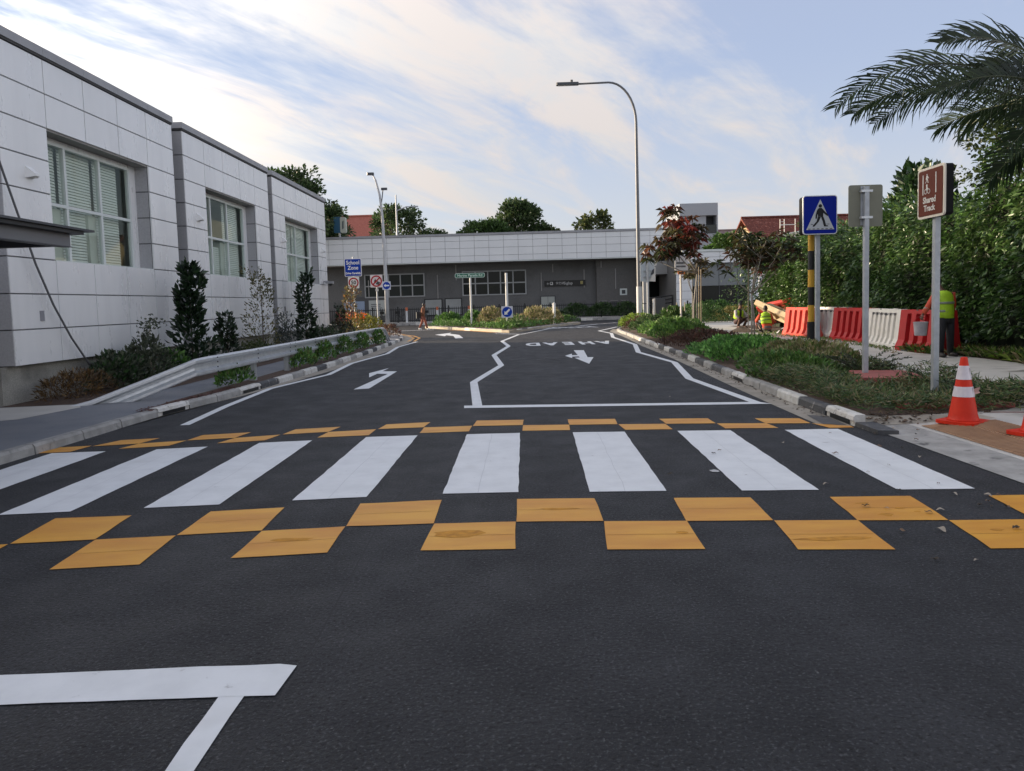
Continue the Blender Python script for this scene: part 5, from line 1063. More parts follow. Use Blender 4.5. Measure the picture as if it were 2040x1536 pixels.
n_ = 240; P = np.stack([rng.uniform(4.05, 5.6, n_), rng.uniform(8.78, 9.12, n_), np.zeros(n_)], 1); P[:, 2] = np.clip(.03 + (P[:, 1] - 8.79) * .35, .03, PZ + .004) + .008
q = leafmesh('leaf_litter', P, rdir(n_) * np.array([1, 1, .25]), .06, .028, pick([(.10, .06, .035), (.16, .11, .07), (.05, .035, .025)], n_), LEAF, None, .2, 1.5); q['kind'] = 'stuff'; q['label'] = 'brown leaf litter along the front of the right planting bed'
n_ = 420; yy = rng.uniform(9.4, 30, n_); P = np.stack([np.interp(yy, [k_[1] for k_ in KR[:12]], [k_[0] for k_ in KR[:12]]) - np.abs(rng.normal(0, .09, n_)) - .01, yy, np.full(n_, .012)], 1)
q = leafmesh('gutter_litter', P, rdir(n_) * np.array([1, 1, .2]), .05, .022, pick([(.08, .05, .03), (.14, .10, .06), (.04, .03, .02)], n_), LEAF, None, .2, 1.5); q['kind'] = 'stuff'; q['label'] = 'scattered leaf litter in the right drain channel'
# ------------------------------------------------------------------ frangipani-like trees with leaf rosettes
def rosette_tree(name, label, x, y, branches, pal, leaf=.32, nl=15, trunk_r=.035, droop=.35, stems=((0, 0),), per_twig=3):
    t = thing(name, label, 'tree', (x, y, PZ)); mb = MB(); Ps, Ds, Cs = [], [], []
    fork = Vector((stems[0][0], stems[0][1], branches['fork']))
    for sx, sy in stems: mb.tube([(sx, sy, -.1), (sx * .8, sy * .8, branches['fork'] * .5), tuple(fork)], [trunk_r, trunk_r * .85, trunk_r * .75], 7)
    mains = []
    tl_ = [Vector(e) for e in branches['tips']]; cz_ = sum((e for e in tl_), Vector((0, 0, 0))) / len(tl_)
    for k in range(5):
        a_ = 2 * PI * k / 5 + .4; far = max(tl_, key=lambda e: (e.x - cz_.x) * math.cos(a_) + (e.y - cz_.y) * math.sin(a_) + .2 * e.z); end = fork.lerp(far, .72); mid = fork.lerp(end, .5) + Vector((0, 0, -.08)); mb.tube([fork, mid, end], [trunk_r * .7, trunk_r * .55, trunk_r * .4], 6); mains += [mid, end, mid.lerp(end, .5)]
    mains.append(fork.lerp(cz_, .6)); mb.tube([fork, mains[-1]], [trunk_r * .7, trunk_r * .4], 6)
    for e in tl_:
        near = min(mains, key=lambda m_: (m_ - e).length); mid = near; mb.tube([near, near.lerp(e, .5) + Vector((RD.uniform(-.06, .06), RD.uniform(-.06, .06), 0)), e], [trunk_r * .35, trunk_r * .28, trunk_r * .22], 5)
        for k in range(per_twig):
            q = e + Vector((RD.gauss(0, .17), RD.gauss(0, .17), RD.gauss(.05, .16))); mb.tube([mid.lerp(e, .6), q], [trunk_r * .3, trunk_r * .2], 4)
            col = np.array(pal[RD.randrange(len(pal))])
            for i in range(nl):
                a = 2 * PI * i / nl * 1.9 + RD.uniform(-.3, .3); el = RD.uniform(-.55, .8); Ps.append(tuple(q)); Ds.append((math.cos(a) * math.cos(el), math.sin(a) * math.cos(el), math.sin(el))); Cs.append(col * RD.uniform(.6, 1.35))
    P = np.array(Ps); D = np.array(Ds); n = len(P); L = leaf * rng.uniform(.7, 1.2, n)
    leafmesh('crown', P, D, L, L * .24, np.array(Cs), LEAF, t, .12, 1., droop); mb.build('trunk', bark_m, t, True); return t
def tips(cx, cz, rx, rz, n, ry=None, power=.5):
    o_ = []
    for i in range(n):
        d = Vector((RD.gauss(0, 1), RD.gauss(0, 1), RD.gauss(0, 1))).normalized() * RD.random() ** power; o_.append((cx + d.x * rx, d.y * (ry or rx), cz + d.z * rz))
    return o_
REDL = [(.24, .045, .032), (.18, .045, .03), (.13, .06, .034), (.085, .085, .034), (.055, .07, .028), (.10, .075, .038), (.06, .05, .03)]
rosette_tree('red_leaved_tree', 'young tree with drooping red and green leaves staked in the corner bed', 6.85, 29.6, {'fork': 2.4, 'tips': [q_ for q_ in tips(-.5, 3.9, 1.1, .92, 30) if q_[2] > 3.15] + [(-.7, .1, 4.75), (-.55, 0, 5.0), (-1.7, 0, 3.0), (-1.5, .2, 3.3), (.25, 0, 3.0), (-.25, .1, 4.2)]}, REDL, .34, 12, .036, .45, ((.12, 0), (.0, .05)))
rosette_tree('brown_leaved_tree', 'staked young tree with olive brown leaf rosettes beside the path', 8.05, 26.2, {'fork': 1.55, 'tips': tips(.25, 2.95, 1.25, .62, 34) + [(-1.0, 0, 2.55), (1.5, 0, 3.0)]}, [(.085, .055, .022), (.06, .055, .02), (.045, .06, .02), (.10, .05, .025), (.03, .045, .016)], .30, 14, .034, .25, ((.0, 0), (.10, .02)))
rosette_tree('brown_leaved_tree', 'smaller olive leaved tree just behind the red leaved one', 7.75, 33.8, {'fork': 1.7, 'tips': tips(-.1, 2.65, .85, .35, 9)}, [(.085, .065, .022), (.06, .065, .02)], .30, 13, .03, .25)
for x, y, h, lb in ((7.05, 29.7, 2.75, 'timber stake tied to the red leaved tree'), (7.35, 30.6, 2.7, 'second timber stake right of the red leaved tree'), (7.95, 26.3, 2.9, 'grey stake standing beside the brown leaved tree')):
    tag(MB().tube([(x, y, 0), (x + .02, y, h)], .017, 6).build('tree_stake', stake_m), lb, 'stake')
for x, lb in ((7.85, 'left of two thin bamboo stakes in the corner bed'), (8.25, 'right of two thin bamboo stakes in the corner bed')): tag(MB().tube([(x, 37.8, .1), (x + .03, 37.8, 1.35)], .03, 5).build('bamboo_stake', stake_m), lb, 'stake')
t = thing('utility_cabinet', 'dark grey utility cabinet with a white post at its left edge', 'cabinet', (7.9, 42.9, PZ)); MB().box(-.22, .34, -.25, .25, 0, 1.45).build('body', dgrey, t); MB().box(-.225, .345, -.26, .26, 1.45, 1.5).build('lid', MT['lantern_dark'], t)
tag(MB().box(7.52, 7.60, 42.45, 42.53, .1, 1.55).build('white_post', white_m), 'short white square post left of the dark utility cabinet', 'post')

# ------------------------------------------------------------------ tall hedge on the right
HG = [(.036, .082, .019), (.052, .112, .026), (.075, .145, .034), (.022, .050, .014), (.10, .165, .05)]
def hedge():
    t = thing('tall_hedge', 'tall dense leafy green hedge behind the red and white barriers', 'hedge', (11, 26, 0))
    n = 62000; y = rng.uniform(9.5, 37.5, n) ** 1.0; z = rng.uniform(.12, 1, n)
    top = 3.75 + .28 * np.sin(y * .9) + .22 * np.sin(y * 2.3 + 1) + .12 * np.sin(y * 5.1) + np.where(y < 17, .35, 0); hz = z * top
    def face(y, hz): return 10.30 + .045 * (y - 12) + .30 * np.sin(y * .7 + .5) * np.sin(hz * .9 + y * .3) + .20 * np.sin(y * 2.1 + hz * 1.7) + .12 * np.sin(y * 4.6 - hz * 3.3) + .10 * (hz - 1.5) * -.3 + .03 * np.maximum(y - 20, 0)
    dep = rng.uniform(0, 1, n) ** 1.8 * .55
    topm = rng.uniform(size=n) < .16; x = face(y, hz) + dep; x = np.where(topm, x + rng.uniform(0, 1.4, n), x); hz = np.where(topm, top + rng.normal(0, .12, n), hz)
    endm = rng.uniform(size=n) < .05; y = np.where(endm, 37.4 + rng.normal(0, .2, n), y); x = np.where(endm, x + rng.uniform(0, 1.6, n), x)
    P = np.stack([x, y, hz], 1) - np.array([11, 26, 0])
    sw = np.sin(y * 1.3) * .4; D = np.stack([np.full(n, -.85), sw, np.full(n, -.45)], 1) + rng.normal(0, .55, (n, 3)); D[topm, 2] += 1.1
    L = rng.uniform(.09, .21, n); patch = .78 + .45 * (np.sin(y * 1.7 + hz * 2.2) * np.sin(y * .6 - hz * 1.1) * .5 + .5)
    lit = np.where(rng.uniform(size=n) < .06, 1.5, 1.)
    leafmesh('foliage', P, D, L, L * .40, pick(HG, n, .22) * (patch * lit)[:, None], LEAFG, t, .2, .7)
    core = MB(); ys = np.linspace(9.4, 37.3, 50)
    for i in range(len(ys)):
        zt = 3.45 + .28 * math.sin(ys[i] * .9) + .22 * math.sin(ys[i] * 2.3 + 1)
        for zz in (0.0, 1.2, 2.4, zt): core.v.append((float(face(ys[i], zz)) + .42 - 11, ys[i] - 26, zz))
        core.v.append((13.2 - 11, ys[i] - 26, zt)); core.v.append((13.2 - 11, ys[i] - 26, 0))
    for i in range(len(ys) - 1):
        for j in range(5): core.f.append((i * 6 + j, (i + 1) * 6 + j, (i + 1) * 6 + j + 1, i * 6 + j + 1))
    core.f.append(tuple(range(6))); core.f.append(tuple(range((len(ys) - 1) * 6, len(ys) * 6)))
    core.build('branch_core', mat('hedge_core', (.012, .018, .008), (.02, .03, .012), scale=3, rough=.9), t)
hedge()
bush('big_leaved_shrub', 'dark big leaved shrub poking above the hedge left of the brown sign', 12.3, 23.2, 3.0, .95, .9, 2.1, 1100, .28, DKGREEN + [(.03, .06, .02)], m=LEAFG, stem=True)
bush('hanging_branch', 'leafy shrub end hanging out from the hedge near the blue sign', 11.5, 34.5, 2.7, 1.0, 1.2, 1.2, 1300, .20, GREEN + HG)
tree('small_leaved_tree', 'airy small leaved tree above the hedge behind the brown sign', 13.4, 19.6, 3.6, (-.1, 0, 5.0), (2.0, 1.8, 1.35), 60, 60, .42, .13, [(.045, .068, .018), (.065, .088, .022), (.03, .054, .015)], .10, None, 0, limbs=14, fill=.3, wr=.6)
# grass strip at the hedge foot
def grass(name, label, n, xs, ys, h, pal, z=PZ, lean=.5):
    x = rng.uniform(*xs, n); y = rng.uniform(*ys, n); x = x + .25 * np.sin(y * 1.3) * (x < xs[0] + .3)
    P = np.stack([x, y, np.full(n, z)], 1); D = rng.normal(0, lean, (n, 3)); D[:, 2] = 1; L = h * rng.uniform(.4, 1.3, n)
    g = leafmesh(name, P, D, L, .018, pick(pal, n), LEAF, None, .1, .2, .35); g['kind'] = 'stuff'; g['label'] = label; return g
struct(MB().sheet([(9.75, 8), (11.6, 8), (13, 38), (10.55, 38), (10.3, 28), (9.9, 18)], PZ + .005).build('verge_soil', soil_m))
grass('verge_grass', 'rough green and straw grass along the foot of the hedge', 9000, (9.7, 10.9), (9, 20), .34, GREEN + STRAW + LIME)
grass('verge_grass', 'short grass tufts around the foot of the barriers', 2600, (9.15, 10.4), (18, 32), .12, STRAW + GREEN)

# ------------------------------------------------------------------ palm at the right edge
pm = thing('palm_tree', 'feathery palm leaning in from the right edge above the hedge', 'palm', (11.6, 14.4, 0))
MB().tube([(0, 0, 0), (-.1, 0, 2.2), (-.35, -.05, 4.35)], [.20, .16, .15], 12).build('trunk', bark_d, pm, True)
PALMC = [(.018, .034, .016), (.026, .044, .020), (.014, .026, .014)]
def frond(ctrl, tip, nl=66, ll=.74, base=(-.35, -.05, 4.35), kink=.28, hang=.30, tw=None):
    tw = RD.uniform(.75, 1.35) if tw is None else tw
    b0, b1, b2 = Vector(base), Vector(ctrl) - Vector((11.6, 14.4, 0)), Vector(tip) - Vector((11.6, 14.4, 0)); k = 26
    pts = [(b0 * (1 - u) ** 2 + b1 * 2 * u * (1 - u) + b2 * u * u) for u in [i / k for i in range(k + 1)]]; dirs = [(pts[min(i + 1, k)] - pts[max(i - 1, 0)]).normalized() for i in range(k + 1)]
    mb = MB(); mb.tube(pts, [.030 * (1 - .82 * i / k) for i in range(k + 1)], 6)
    fr = mb.build('frond', mat('rachis', (.06, .07, .03), rough=.6), pm)
    V, F, Cc = [], [], []
    for i in range(nl):
        u = .12 + .88 * i / (nl - 1); f_ = u * k; a = min(int(f_), k - 1); q = pts[a].lerp(pts[a + 1], f_ - a); dd = dirs[a]; side = dd.cross(Vector((0, 0, 1))).normalized(); up = side.cross(dd).normalized()
        ln = ll * (math.sin(PI * min(1, .14 + u * .80)) ** .6) * RD.uniform(.85, 1.12)
        for s_ in (-1, 1):
            if RD.random() < .04: continue
            tw_ = tw + RD.uniform(-.18, .18); ax = side * math.cos(tw_) + up * math.sin(tw_)
            di = (ax * s_ * (.92 - .30 * u) + dd * (.42 + .55 * u) + up * .12).normalized(); w_ = .0165 * RD.uniform(.8, 1.2)
            kk = RD.random() < kink; m1 = q + di * ln * .45; d2 = (di * (.35 if kk else 1) + Vector((0, 0, -(1.3 if kk else hang * RD.uniform(.5, 1.5))))).normalized(); m2 = m1 + d2 * ln * .35; d3 = (d2 + Vector((0, 0, -hang))).normalized(); m3 = m2 + d3 * ln * .30
            wv = di.cross(Vector((0, .95, .3))); wv = wv.normalized() if wv.length > .15 else up; b0_ = len(V)
            V += [q - wv * w_ * .6, q + wv * w_ * .6, m1 - wv * w_, m1 + wv * w_, m2 - wv * w_ * .75, m2 + wv * w_ * .75, m3]
            F += [(b0_, b0_ + 1, b0_ + 3, b0_ + 2), (b0_ + 2, b0_ + 3, b0_ + 5, b0_ + 4), (b0_ + 4, b0_ + 5, b0_ + 6)]; c_ = np.array(PALMC[RD.randrange(3)]) * RD.uniform(.7, 1.4); Cc += [tuple(c_) + (1,)] * 7
    me = bpy.data.meshes.new('leaflet'); me.from_pydata([tuple(v) for v in V], [], F); me.update(); ca = me.color_attributes.new('tint', 'FLOAT_COLOR', 'POINT'); ca.data.foreach_set('color', np.array(Cc).reshape(-1))
    lf = obj('leaflet', me, LEAFG, fr); lf['kind'] = 'stuff'
for c_, t_ in (((7.9, 14.3, 6.75), (5.95, 14.2, 5.0)), ((8.6, 14.6, 6.25), (6.8, 14.5, 4.75)), ((9.2, 14.0, 6.5), (7.6, 13.8, 5.95)), ((10.2, 13.6, 6.6), (8.95, 13.2, 6.75)), ((8.3, 15.2, 6.3), (6.9, 15.6, 5.2)), ((10.0, 14.6, 4.9), (9.0, 14.6, 3.6)),
               ((10.4, 13.4, 4.8), (9.7, 12.6, 3.6)), ((10.3, 15.4, 5.8), (9.0, 16.4, 5.0)), ((11, 16.4, 6.4), (10.5, 18.2, 5.2)), ((13, 15.5, 6.6), (15, 16, 5.0)), ((13, 13.5, 6.4), (14.6, 12.8, 4.9)), ((11.4, 12.6, 6.6), (10.9, 11.0, 5.6)), ((10.9, 13.2, 7.0), (10.0, 12.0, 7.1)), ((12, 14.5, 7.2), (12.6, 14.6, 7.6)), ((10.6, 14.0, 4.5), (9.6, 13.7, 3.3)), ((10.2, 13.2, 5.9), (9.0, 12.4, 5.2)), ((9.7, 14.2, 6.3), (8.2, 14.0, 5.3)), ((9.0, 13.8, 5.9), (7.4, 13.5, 5.0)), ((10.0, 13.9, 5.5), (8.7, 13.6, 4.0)), ((10.5, 13.0, 5.2), (9.5, 12.2, 4.4)), ((10.6, 14.2, 5.0), (9.9, 14.0, 3.2))):
    frond(c_, t_)
# ------------------------------------------------------------------ plastic water barriers
def barrier(name, label, m, loc, rz, group=None, rot=None, L=2.42, H=1.02, nrib=5, marks=False, under=None):
    t = thing(name, label, 'barrier', loc, rz, group)
    if rot: t.rotation_euler = rot
    # local: length along X, front faces -Y; jersey section with recessed flutes
    hw = L / 2
    def yf(z): return -.26 if z < .10 else (-.26 + (z - .10) / .17 * .075 if z < .27 else -.185 + (z - .27) / .75 * .085)
    zs = [0, .10, .27, .84, .90, H]
    xs = [-hw, -hw + .12]
    seg = (L - .24) / (2 * nrib + 1); rec = []
    for i in range(nrib):
        a = -hw + .12 + seg * (2 * i + 1); xs += [a, a + .02, a + seg - .02, a + seg]; rec += [(a + .02, a + seg - .02)]
    xs += [hw - .12, hw]
    def depth(x, z): return .10 if any(a - 1e-6 <= x <= b + 1e-6 for a, b in rec) and .13 < z < .87 else 0.
    zz = [0, .10, .14, .27, .30, .55, .82, .86, .93, H - .02, H]
    mb = MB(); nx = len(xs); rows_f = []
    for sgn in (1, -1):
        k = len(mb.v)
        for z in zz:
            for x in xs:
                e = min(1., max(0., (z - .3) / .7)) * .0
                mb.v.append((x, sgn * (yf(z) + depth(x, z)), z))
        for i in range(len(zz) - 1):
            for j in range(nx - 1):
                q = (k + i * nx + j, k + i * nx + j + 1, k + (i + 1) * nx + j + 1, k + (i + 1) * nx + j); mb.f.append(q if sgn > 0 else q[::-1])
    K = nx * len(zz); tp_ = (len(zz) - 1) * nx
    for j in range(nx - 1): mb.f.append((tp_ + j, tp_ + j + 1, K + tp_ + j + 1, K + tp_ + j)); mb.f.append((j, K + j, K + j + 1, j + 1))
    for i in range(len(zz) - 1):
        mb.f.append((i * nx, (i + 1) * nx, K + (i + 1) * nx, K + i * nx)); e = nx - 1; mb.f.append((i * nx + e, K + i * nx + e, K + (i + 1) * nx + e, (i + 1) * nx + e))
    o_ = mb.build('body', m, t)
    MB().box(hw - .001, hw + .06, -.05, .05, .30, .85).build('coupling', m, t); MB().box(-.30, -.22, -.103, -.088, .95, H + .004).build('filler_slot', dgrey, t); MB().tube([(.55, 0, H), (.55, 0, H + .02)], .06, 10).build('filler_cap', m, t)
    for x in (-.55, .55): MB().box(x - .16, x + .16, -.263, -.2, -.002, .05).build('fork_slot', dark_m, t)
    if marks:
        mk = MB(); x = -hw + .30
        while x < hw - .42:
            w_ = RD.uniform(.03, .055)
            if RD.random() < .88: 
                z = .885 + RD.uniform(-.006, .006); mk.box(x, x + w_ * .35, yf(z) - .004, yf(z) + .02, z - .03, z + .03); mk.box(x + w_ * .4, x + w_, yf(z) - .004, yf(z) + .02, z + RD.choice((-.03, .0, .018)), z + RD.choice((.005, .03)) + .004)
            x += w_ + .018
        mk.build('lettering', mat('faded_print', (.10, .10, .11), rough=.7), t)
    return t
BG = 'water barriers along the path'
B5 = barrier('plastic_barrier', 'red plastic barrier behind the standing worker', pl_red, (9.80, 18.2, PZ), -PI / 2 + .03, BG, nrib=4, L=2.0)
barrier('plastic_barrier', 'white plastic barrier with dark print next to the standing worker', pl_white, (9.98, 20.5, PZ), -PI / 2 - .12, BG, marks=True, nrib=6)
barrier('plastic_barrier', 'red plastic barrier between the two white ones', pl_red, (10.28, 23.2, PZ), -PI / 2 + .03, BG)
barrier('plastic_barrier', 'white plastic barrier with a dirty lower corner behind the banded pole', pl_white, (10.62, 25.75, PZ), -PI / 2 + .05, BG, marks=True, nrib=6)
barrier('plastic_barrier', 'sunlit orange red barrier left of the banded pole', pl_red_lit, (9.98, 26.75, PZ), -PI / 2 + .06, BG, nrib=4, L=2.2)
barrier('plastic_barrier', 'tan plastic barrier toppled on its side beside the squatting workers', pl_tan, (11.1, 30.4, .50), 0, BG, rot=(1.2, .34, -1.05), nrib=2, L=2.9)
barrier('plastic_barrier', 'faded red barrier lying behind the toppled tan one', pl_red_lit, (12.3, 34.4, .55), 0, BG, rot=(.75, -.18, -.9), L=2.3)
# white sheet and timber on the ground by the workers
sh = MB(); g = []
for i in range(9):
    for j in range(6): sh.v.append((9.75 + i * .11 + j * .03, 28.6 + j * .14, PZ + .02 + .30 * max(0, math.sin(i * .42)) * (1 - j * .12) + .03 * math.sin(i * 2.1 + j * 1.7)))
for i in range(8):
    for j in range(5): sh.f.append((i * 6 + j, (i + 1) * 6 + j, (i + 1) * 6 + j + 1, i * 6 + j + 1))
tag(sh.build('crumpled_sheet', mat('sheet_white', (.48, .48, .50), rough=.6), None, True), 'crumpled pale sheet on the ground right of the squatting worker', 'sheet')
st_ = thing('sand_heap', 'small heap of sandy soil beside the squatting workers', 'soil heap', (9.2, 31.2, PZ)); mbh = MB()
for i in range(6):
    for j in range(14):
        a = 2 * PI * j / 14; r = i / 5; mbh.v.append((math.cos(a) * r * .55 * (1 + .12 * math.sin(3 * a)), math.sin(a) * r * .7, .22 * (1 - r) ** .8 * (1 + .2 * math.sin(j * 2.2 + i)) - .01))
for i in range(5):
    for j in range(14): mbh.f.append((i * 14 + j, i * 14 + (j + 1) % 14, (i + 1) * 14 + (j + 1) % 14, (i + 1) * 14 + j))
mbh.build('heap', mat('sandy_soil', (.22, .16, .10), (.15, .11, .07), scale=9, rough=.95, bump=.6, bscale=30), st_, True)

# ------------------------------------------------------------------ traffic cones
def cone(label, x, y, z, rz, rubbish=False):
    t = thing('traffic_cone', label, 'cone', (x, y, z), rz, 'orange traffic cones by the crossing')
    MB().bevbox(-.215, .215, -.215, .215, 0, .035, .04).build('base', orange_m, t)
    R_ = lambda z_: .155 - (z_ - .035) / .70 * .118
    def ring(name, za, zb, m, e=0.):
        MB().loft([((0, 0, za), (1, 0, 0), (0, 1, 0), R_(za) + e, R_(za) + e), ((0, 0, zb), (1, 0, 0), (0, 1, 0), R_(zb) + e, R_(zb) + e)], 28).build(name, m, t, False)
    MB().loft([((0, 0, z_), (1, 0, 0), (0, 1, 0), r, r) for r, z_ in ((.172, .03), (.158, .05), (R_(.1), .1), (R_(.74), .735), (.034, .748), (.02, .752))], 28).build('body', orange_m, t, True)
    ring('reflective_band', .305, .42, refl_m, .0035); ring('reflective_band', .50, .655, refl_m, .0035)
    for zb in (.36, .58): MB().box(-.003, .003, -R_(zb) - .006, -R_(zb) + .002, zb - .05, zb + .05).build('band_seam', mat('seam_grey', (.5, .48, .5), rough=.5), t)
    return t
cone('whole orange traffic cone with two white bands on the tactile ramp', 5.02, 8.55, .062, .55)
cone('orange traffic cone cut off by the right edge of the photo', 5.24, 7.62, .082, .35)
ct = MB(); ct.add([(0, 0, 0), (.10, -.01, .035), (.115, -.012, .085), (.015, 0, .052), (.01, -.03, -.012), (.105, -.035, .022)], [(0, 1, 2, 3), (0, 4, 5, 1)])
o_ = ct.build('plastic_packet', mat('packet_pink', (.42, .26, .22), rough=.5)); o_.location = (5.20, 8.74, .36); tag(o_, 'small crumpled pinkish packet caught beside the whole cone', 'litter')

# ------------------------------------------------------------------ fallen leaves on the crossing
lfm = [mat('dry_leaf_pale', (.30, .26, .21), rough=.8), mat('dry_leaf_brown', (.16, .10, .06), rough=.8), mat('dry_leaf_dark', (.05, .04, .03), rough=.8)]
proto = []
for k in range(3):
    V = []; n = 9
    for i in range(n):
        u = i / (n - 1); w_ = math.sin(PI * u) ** .8 * .24; z = .16 * math.sin(PI * u * (1 + k * .4)) ** 2
        V += [(u - .5, -w_, z + .10 * w_ * 4 * (.5 + .3 * k)), (u - .5, 0, z), (u - .5, w_, z + .12 * w_ * 4)]
    F_ = []
    for i in range(n - 1):
        for j in range(2): F_.append((i * 3 + j, (i + 1) * 3 + j, (i + 1) * 3 + j + 1, i * 3 + j + 1))
    me = bpy.data.meshes.new('dry_leaf'); me.from_pydata(V, [], F_); me.update(); me.materials.append(lfm[k]); proto.append(me)
LSP = [(3.30, 6.75), (3.36, 6.05), (2.95, 5.86), (2.48, 6.12), (3.62, 7.6), (3.80, 7.5), (3.74, 7.05), (3.05, 7.3), (2.65, 5.80), (3.30, 5.72), (3.42, 5.50), (3.36, 5.36), (3.52, 5.66), (3.6, 5.66), (3.30, 5.4), (2.96, 5.3), (3.46, 5.34), (2.5, 5.45), (2.62, 5.38), (2.85, 5.25), (3.2, 4.85), (2.72, 4.85), (2.46, 4.85), (2.38, 4.3), (2.60, 4.28), (2.85, 4.15), (2.95, 4.1), (3.0, 6.5), (2.0, 7.6), (1.9, 7.45), (2.75, 7.9), (3.45, 8.4), (1.3, 6.6), (2.35, 11.9), (2.9, 11.7), (3.9, 8.3), (4.2, 8.5), (4.4, 8.35), (4.25, 8.1), (4.75, 8.7), (4.1, 7.8)]
for i, (x, y) in enumerate(LSP):
    o_ = obj('fallen_leaf', proto[i % 3], None, None, (x, y, .012 if x < 4 else .03)); s_ = RD.uniform(.035, .075); o_.scale = (s_, s_, s_); o_.rotation_euler = (RD.uniform(-.2, .2), RD.uniform(-.2, .2), RD.uniform(0, 6.28))
    kind_ = ('pale', 'brown', 'dark')[i % 3]; where = 'on the grey kerb strip by the cones' if x > 3.95 else 'on the asphalt past the far yellow row' if y > 8.95 else 'on the rightmost white stripes' if y > 6 else 'among the near yellow blocks at right' if y > 4.5 else 'on bare asphalt in the right foreground'
    tag(o_, f'small {kind_} dry leaf lying {where}', 'leaf', 'fallen leaves by the crossing')

# ------------------------------------------------------------------ parked bicycles behind the fence
def bicycle(label, x, y, rz, h=1.05):
    t = thing('bicycle', label, 'bicycle', (x, y, FZ - .02), rz, 'bicycles parked behind the fence')
    for yy in (-.52, .52):
        w_ = MB(); n = 24
        for i in range(n):
            a, b = 2 * PI * i / n, 2 * PI * (i + 1) / n; w_.tube([(0, yy + .33 * math.cos(a), .34 + .33 * math.sin(a)), (0, yy + .33 * math.cos(b), .34 + .33 * math.sin(b))], .022, 5, False)
        wl = w_.build('wheel', black_m, t); sp_ = MB()
        for i in range(8): a = 2 * PI * i / 8; sp_.tube([(0, yy, .34), (0, yy + .31 * math.cos(a), .34 + .31 * math.sin(a))], .005, 3, False)
        sp_.build('spoke', galv_d, wl)
    f_ = MB(); bb = (0, .05, .33); hd = (0, -.40, .85); se = (0, .22, .85)
    for a, b in ((bb, hd), (bb, se), (se, hd), (bb, (0, .52, .34)), (se, (0, .52, .34)), (hd, (0, -.52, .34))): f_.tube([a, b], .02, 6)
    f_.build('frame', dgrey, t); MB().tube([(-.28, -.34, 1.02), (-.2, -.40, 1.05), (0, -.42, .98), (.2, -.40, 1.05), (.28, -.34, 1.02)], .016, 6).tube([(0, -.40, .85), (0, -.42, .98)], .016, 6).build('handlebar', black_m, t)
    MB().bevbox(-.09, .09, .10, .36, .90, .96, .03).build('saddle', black_m, t); MB().bevbox(-.18, .18, -.72, -.46, .72, .95, .03).build('basket', black_m, t)
bicycle('dark bicycle parked left of the lamp post behind the fence', -11.35, 62.0, .25); bicycle('dark bicycle parked just right of the far lamp post', -9.75, 62.0, -.35); bicycle('dark bicycle parked nearest the walking person', -7.95, 62.0, .6)

# ------------------------------------------------------------------ people
skin_m = mat('skin_brown', (.12, .062, .040), rough=.55); hair_m = mat('hair_black', (.008, .007, .007), rough=.6)
hivis = mat('hivis_yellow', (.42, .66, .025), (.36, .58, .02), scale=9, rough=.6); hv_o = mat('workwear_orange', (.55, .075, .03), (.46, .055, .025), scale=9, rough=.75); strip_m = mat('vest_tape', (.24, .27, .20), rough=.4)
dk_tr = mat('dark_trousers', (.012, .012, .015), (.02, .02, .023), scale=9, rough=.85); bt_m = mat('boot', (.018, .015, .013), rough=.6)
def body(t, J, skinr):
    names = list(J); me = bpy.data.meshes.new('body')
    E_ = [(a, b) for a, b in (('pel', 'che'), ('che', 'nek'), ('nek', 'hed'), ('hed', 'top'), ('che', 'shL'), ('shL', 'elL'), ('elL', 'wrL'), ('che', 'shR'), ('shR', 'elR'), ('elR', 'wrR'), ('pel', 'hiL'), ('hiL', 'knL'), ('knL', 'anL'), ('anL', 'toL'), ('pel', 'hiR'), ('hiR', 'knR'), ('knR', 'anR'), ('anR', 'toR')) if a in J and b in J]
    me.from_pydata([J[n_] for n_ in names], [(names.index(a), names.index(b)) for a, b in E_], [])
    o_ = obj('body', me, skin_m, t); sk = o_.modifiers.new('skin', 'SKIN'); sk.use_smooth_shade = True
    R_ = dict(pel=.12, che=.13, nek=.055, hed=.088, top=.075, shL=.06, shR=.06, elL=.043, elR=.043, wrL=.03, wrR=.03, hiL=.085, hiR=.085, knL=.06, knR=.06, anL=.042, anR=.042, toL=.038, toR=.038)
    for i, n_ in enumerate(names):
        d_ = me.skin_vertices[0].data[i]; r = R_[n_] * skinr; d_.radius = (r, r)
        if n_ == 'pel': d_.use_root = True
    sb = o_.modifiers.new('smooth', 'SUBSURF'); sb.levels = 1; sb.render_levels = 1
    return o_
def hand(t, wr, dr, side, curl=.6, name='hand'):
    wr = Vector(wr); dr = Vector(dr).normalized(); sd_ = dr.cross(Vector((0, 0, 1)));  sd_ = sd_.normalized() if sd_.length > .2 else Vector((1, 0, 0)); nm = sd_.cross(dr).normalized(); mb = MB()
    mb.loft([(wr, sd_, nm, .026, .018), (wr + dr * .04, sd_, nm, .04, .017), (wr + dr * .085, sd_, nm, .042, .014), (wr + dr * .092, sd_, nm, .036, .010)], 10)
    for i, (o__, ln) in enumerate(((-.031, .062), (-.010, .075), (.011, .070), (.031, .055))):
        b = wr + dr * .085 + sd_ * o__; m1 = b + (dr * (1 - curl * .4) - nm * curl * .8).normalized() * ln * .5; m2 = m1 + (dr * (1 - curl) - nm * (curl * 1.2)).normalized() * ln * .5; mb.tube([b, m1, m2], [.0095, .009, .007], 6)
    b = wr + dr * .03 + sd_ * side * .035; mb.tube([b, b + (dr * .6 + sd_ * side * .8).normalized() * .035, b + (dr * .6 + sd_ * side * .8).normalized() * .035 + dr * .03 - nm * .01], [.012, .010, .008], 6)
    return mb.build(name, skin_m, t, True)
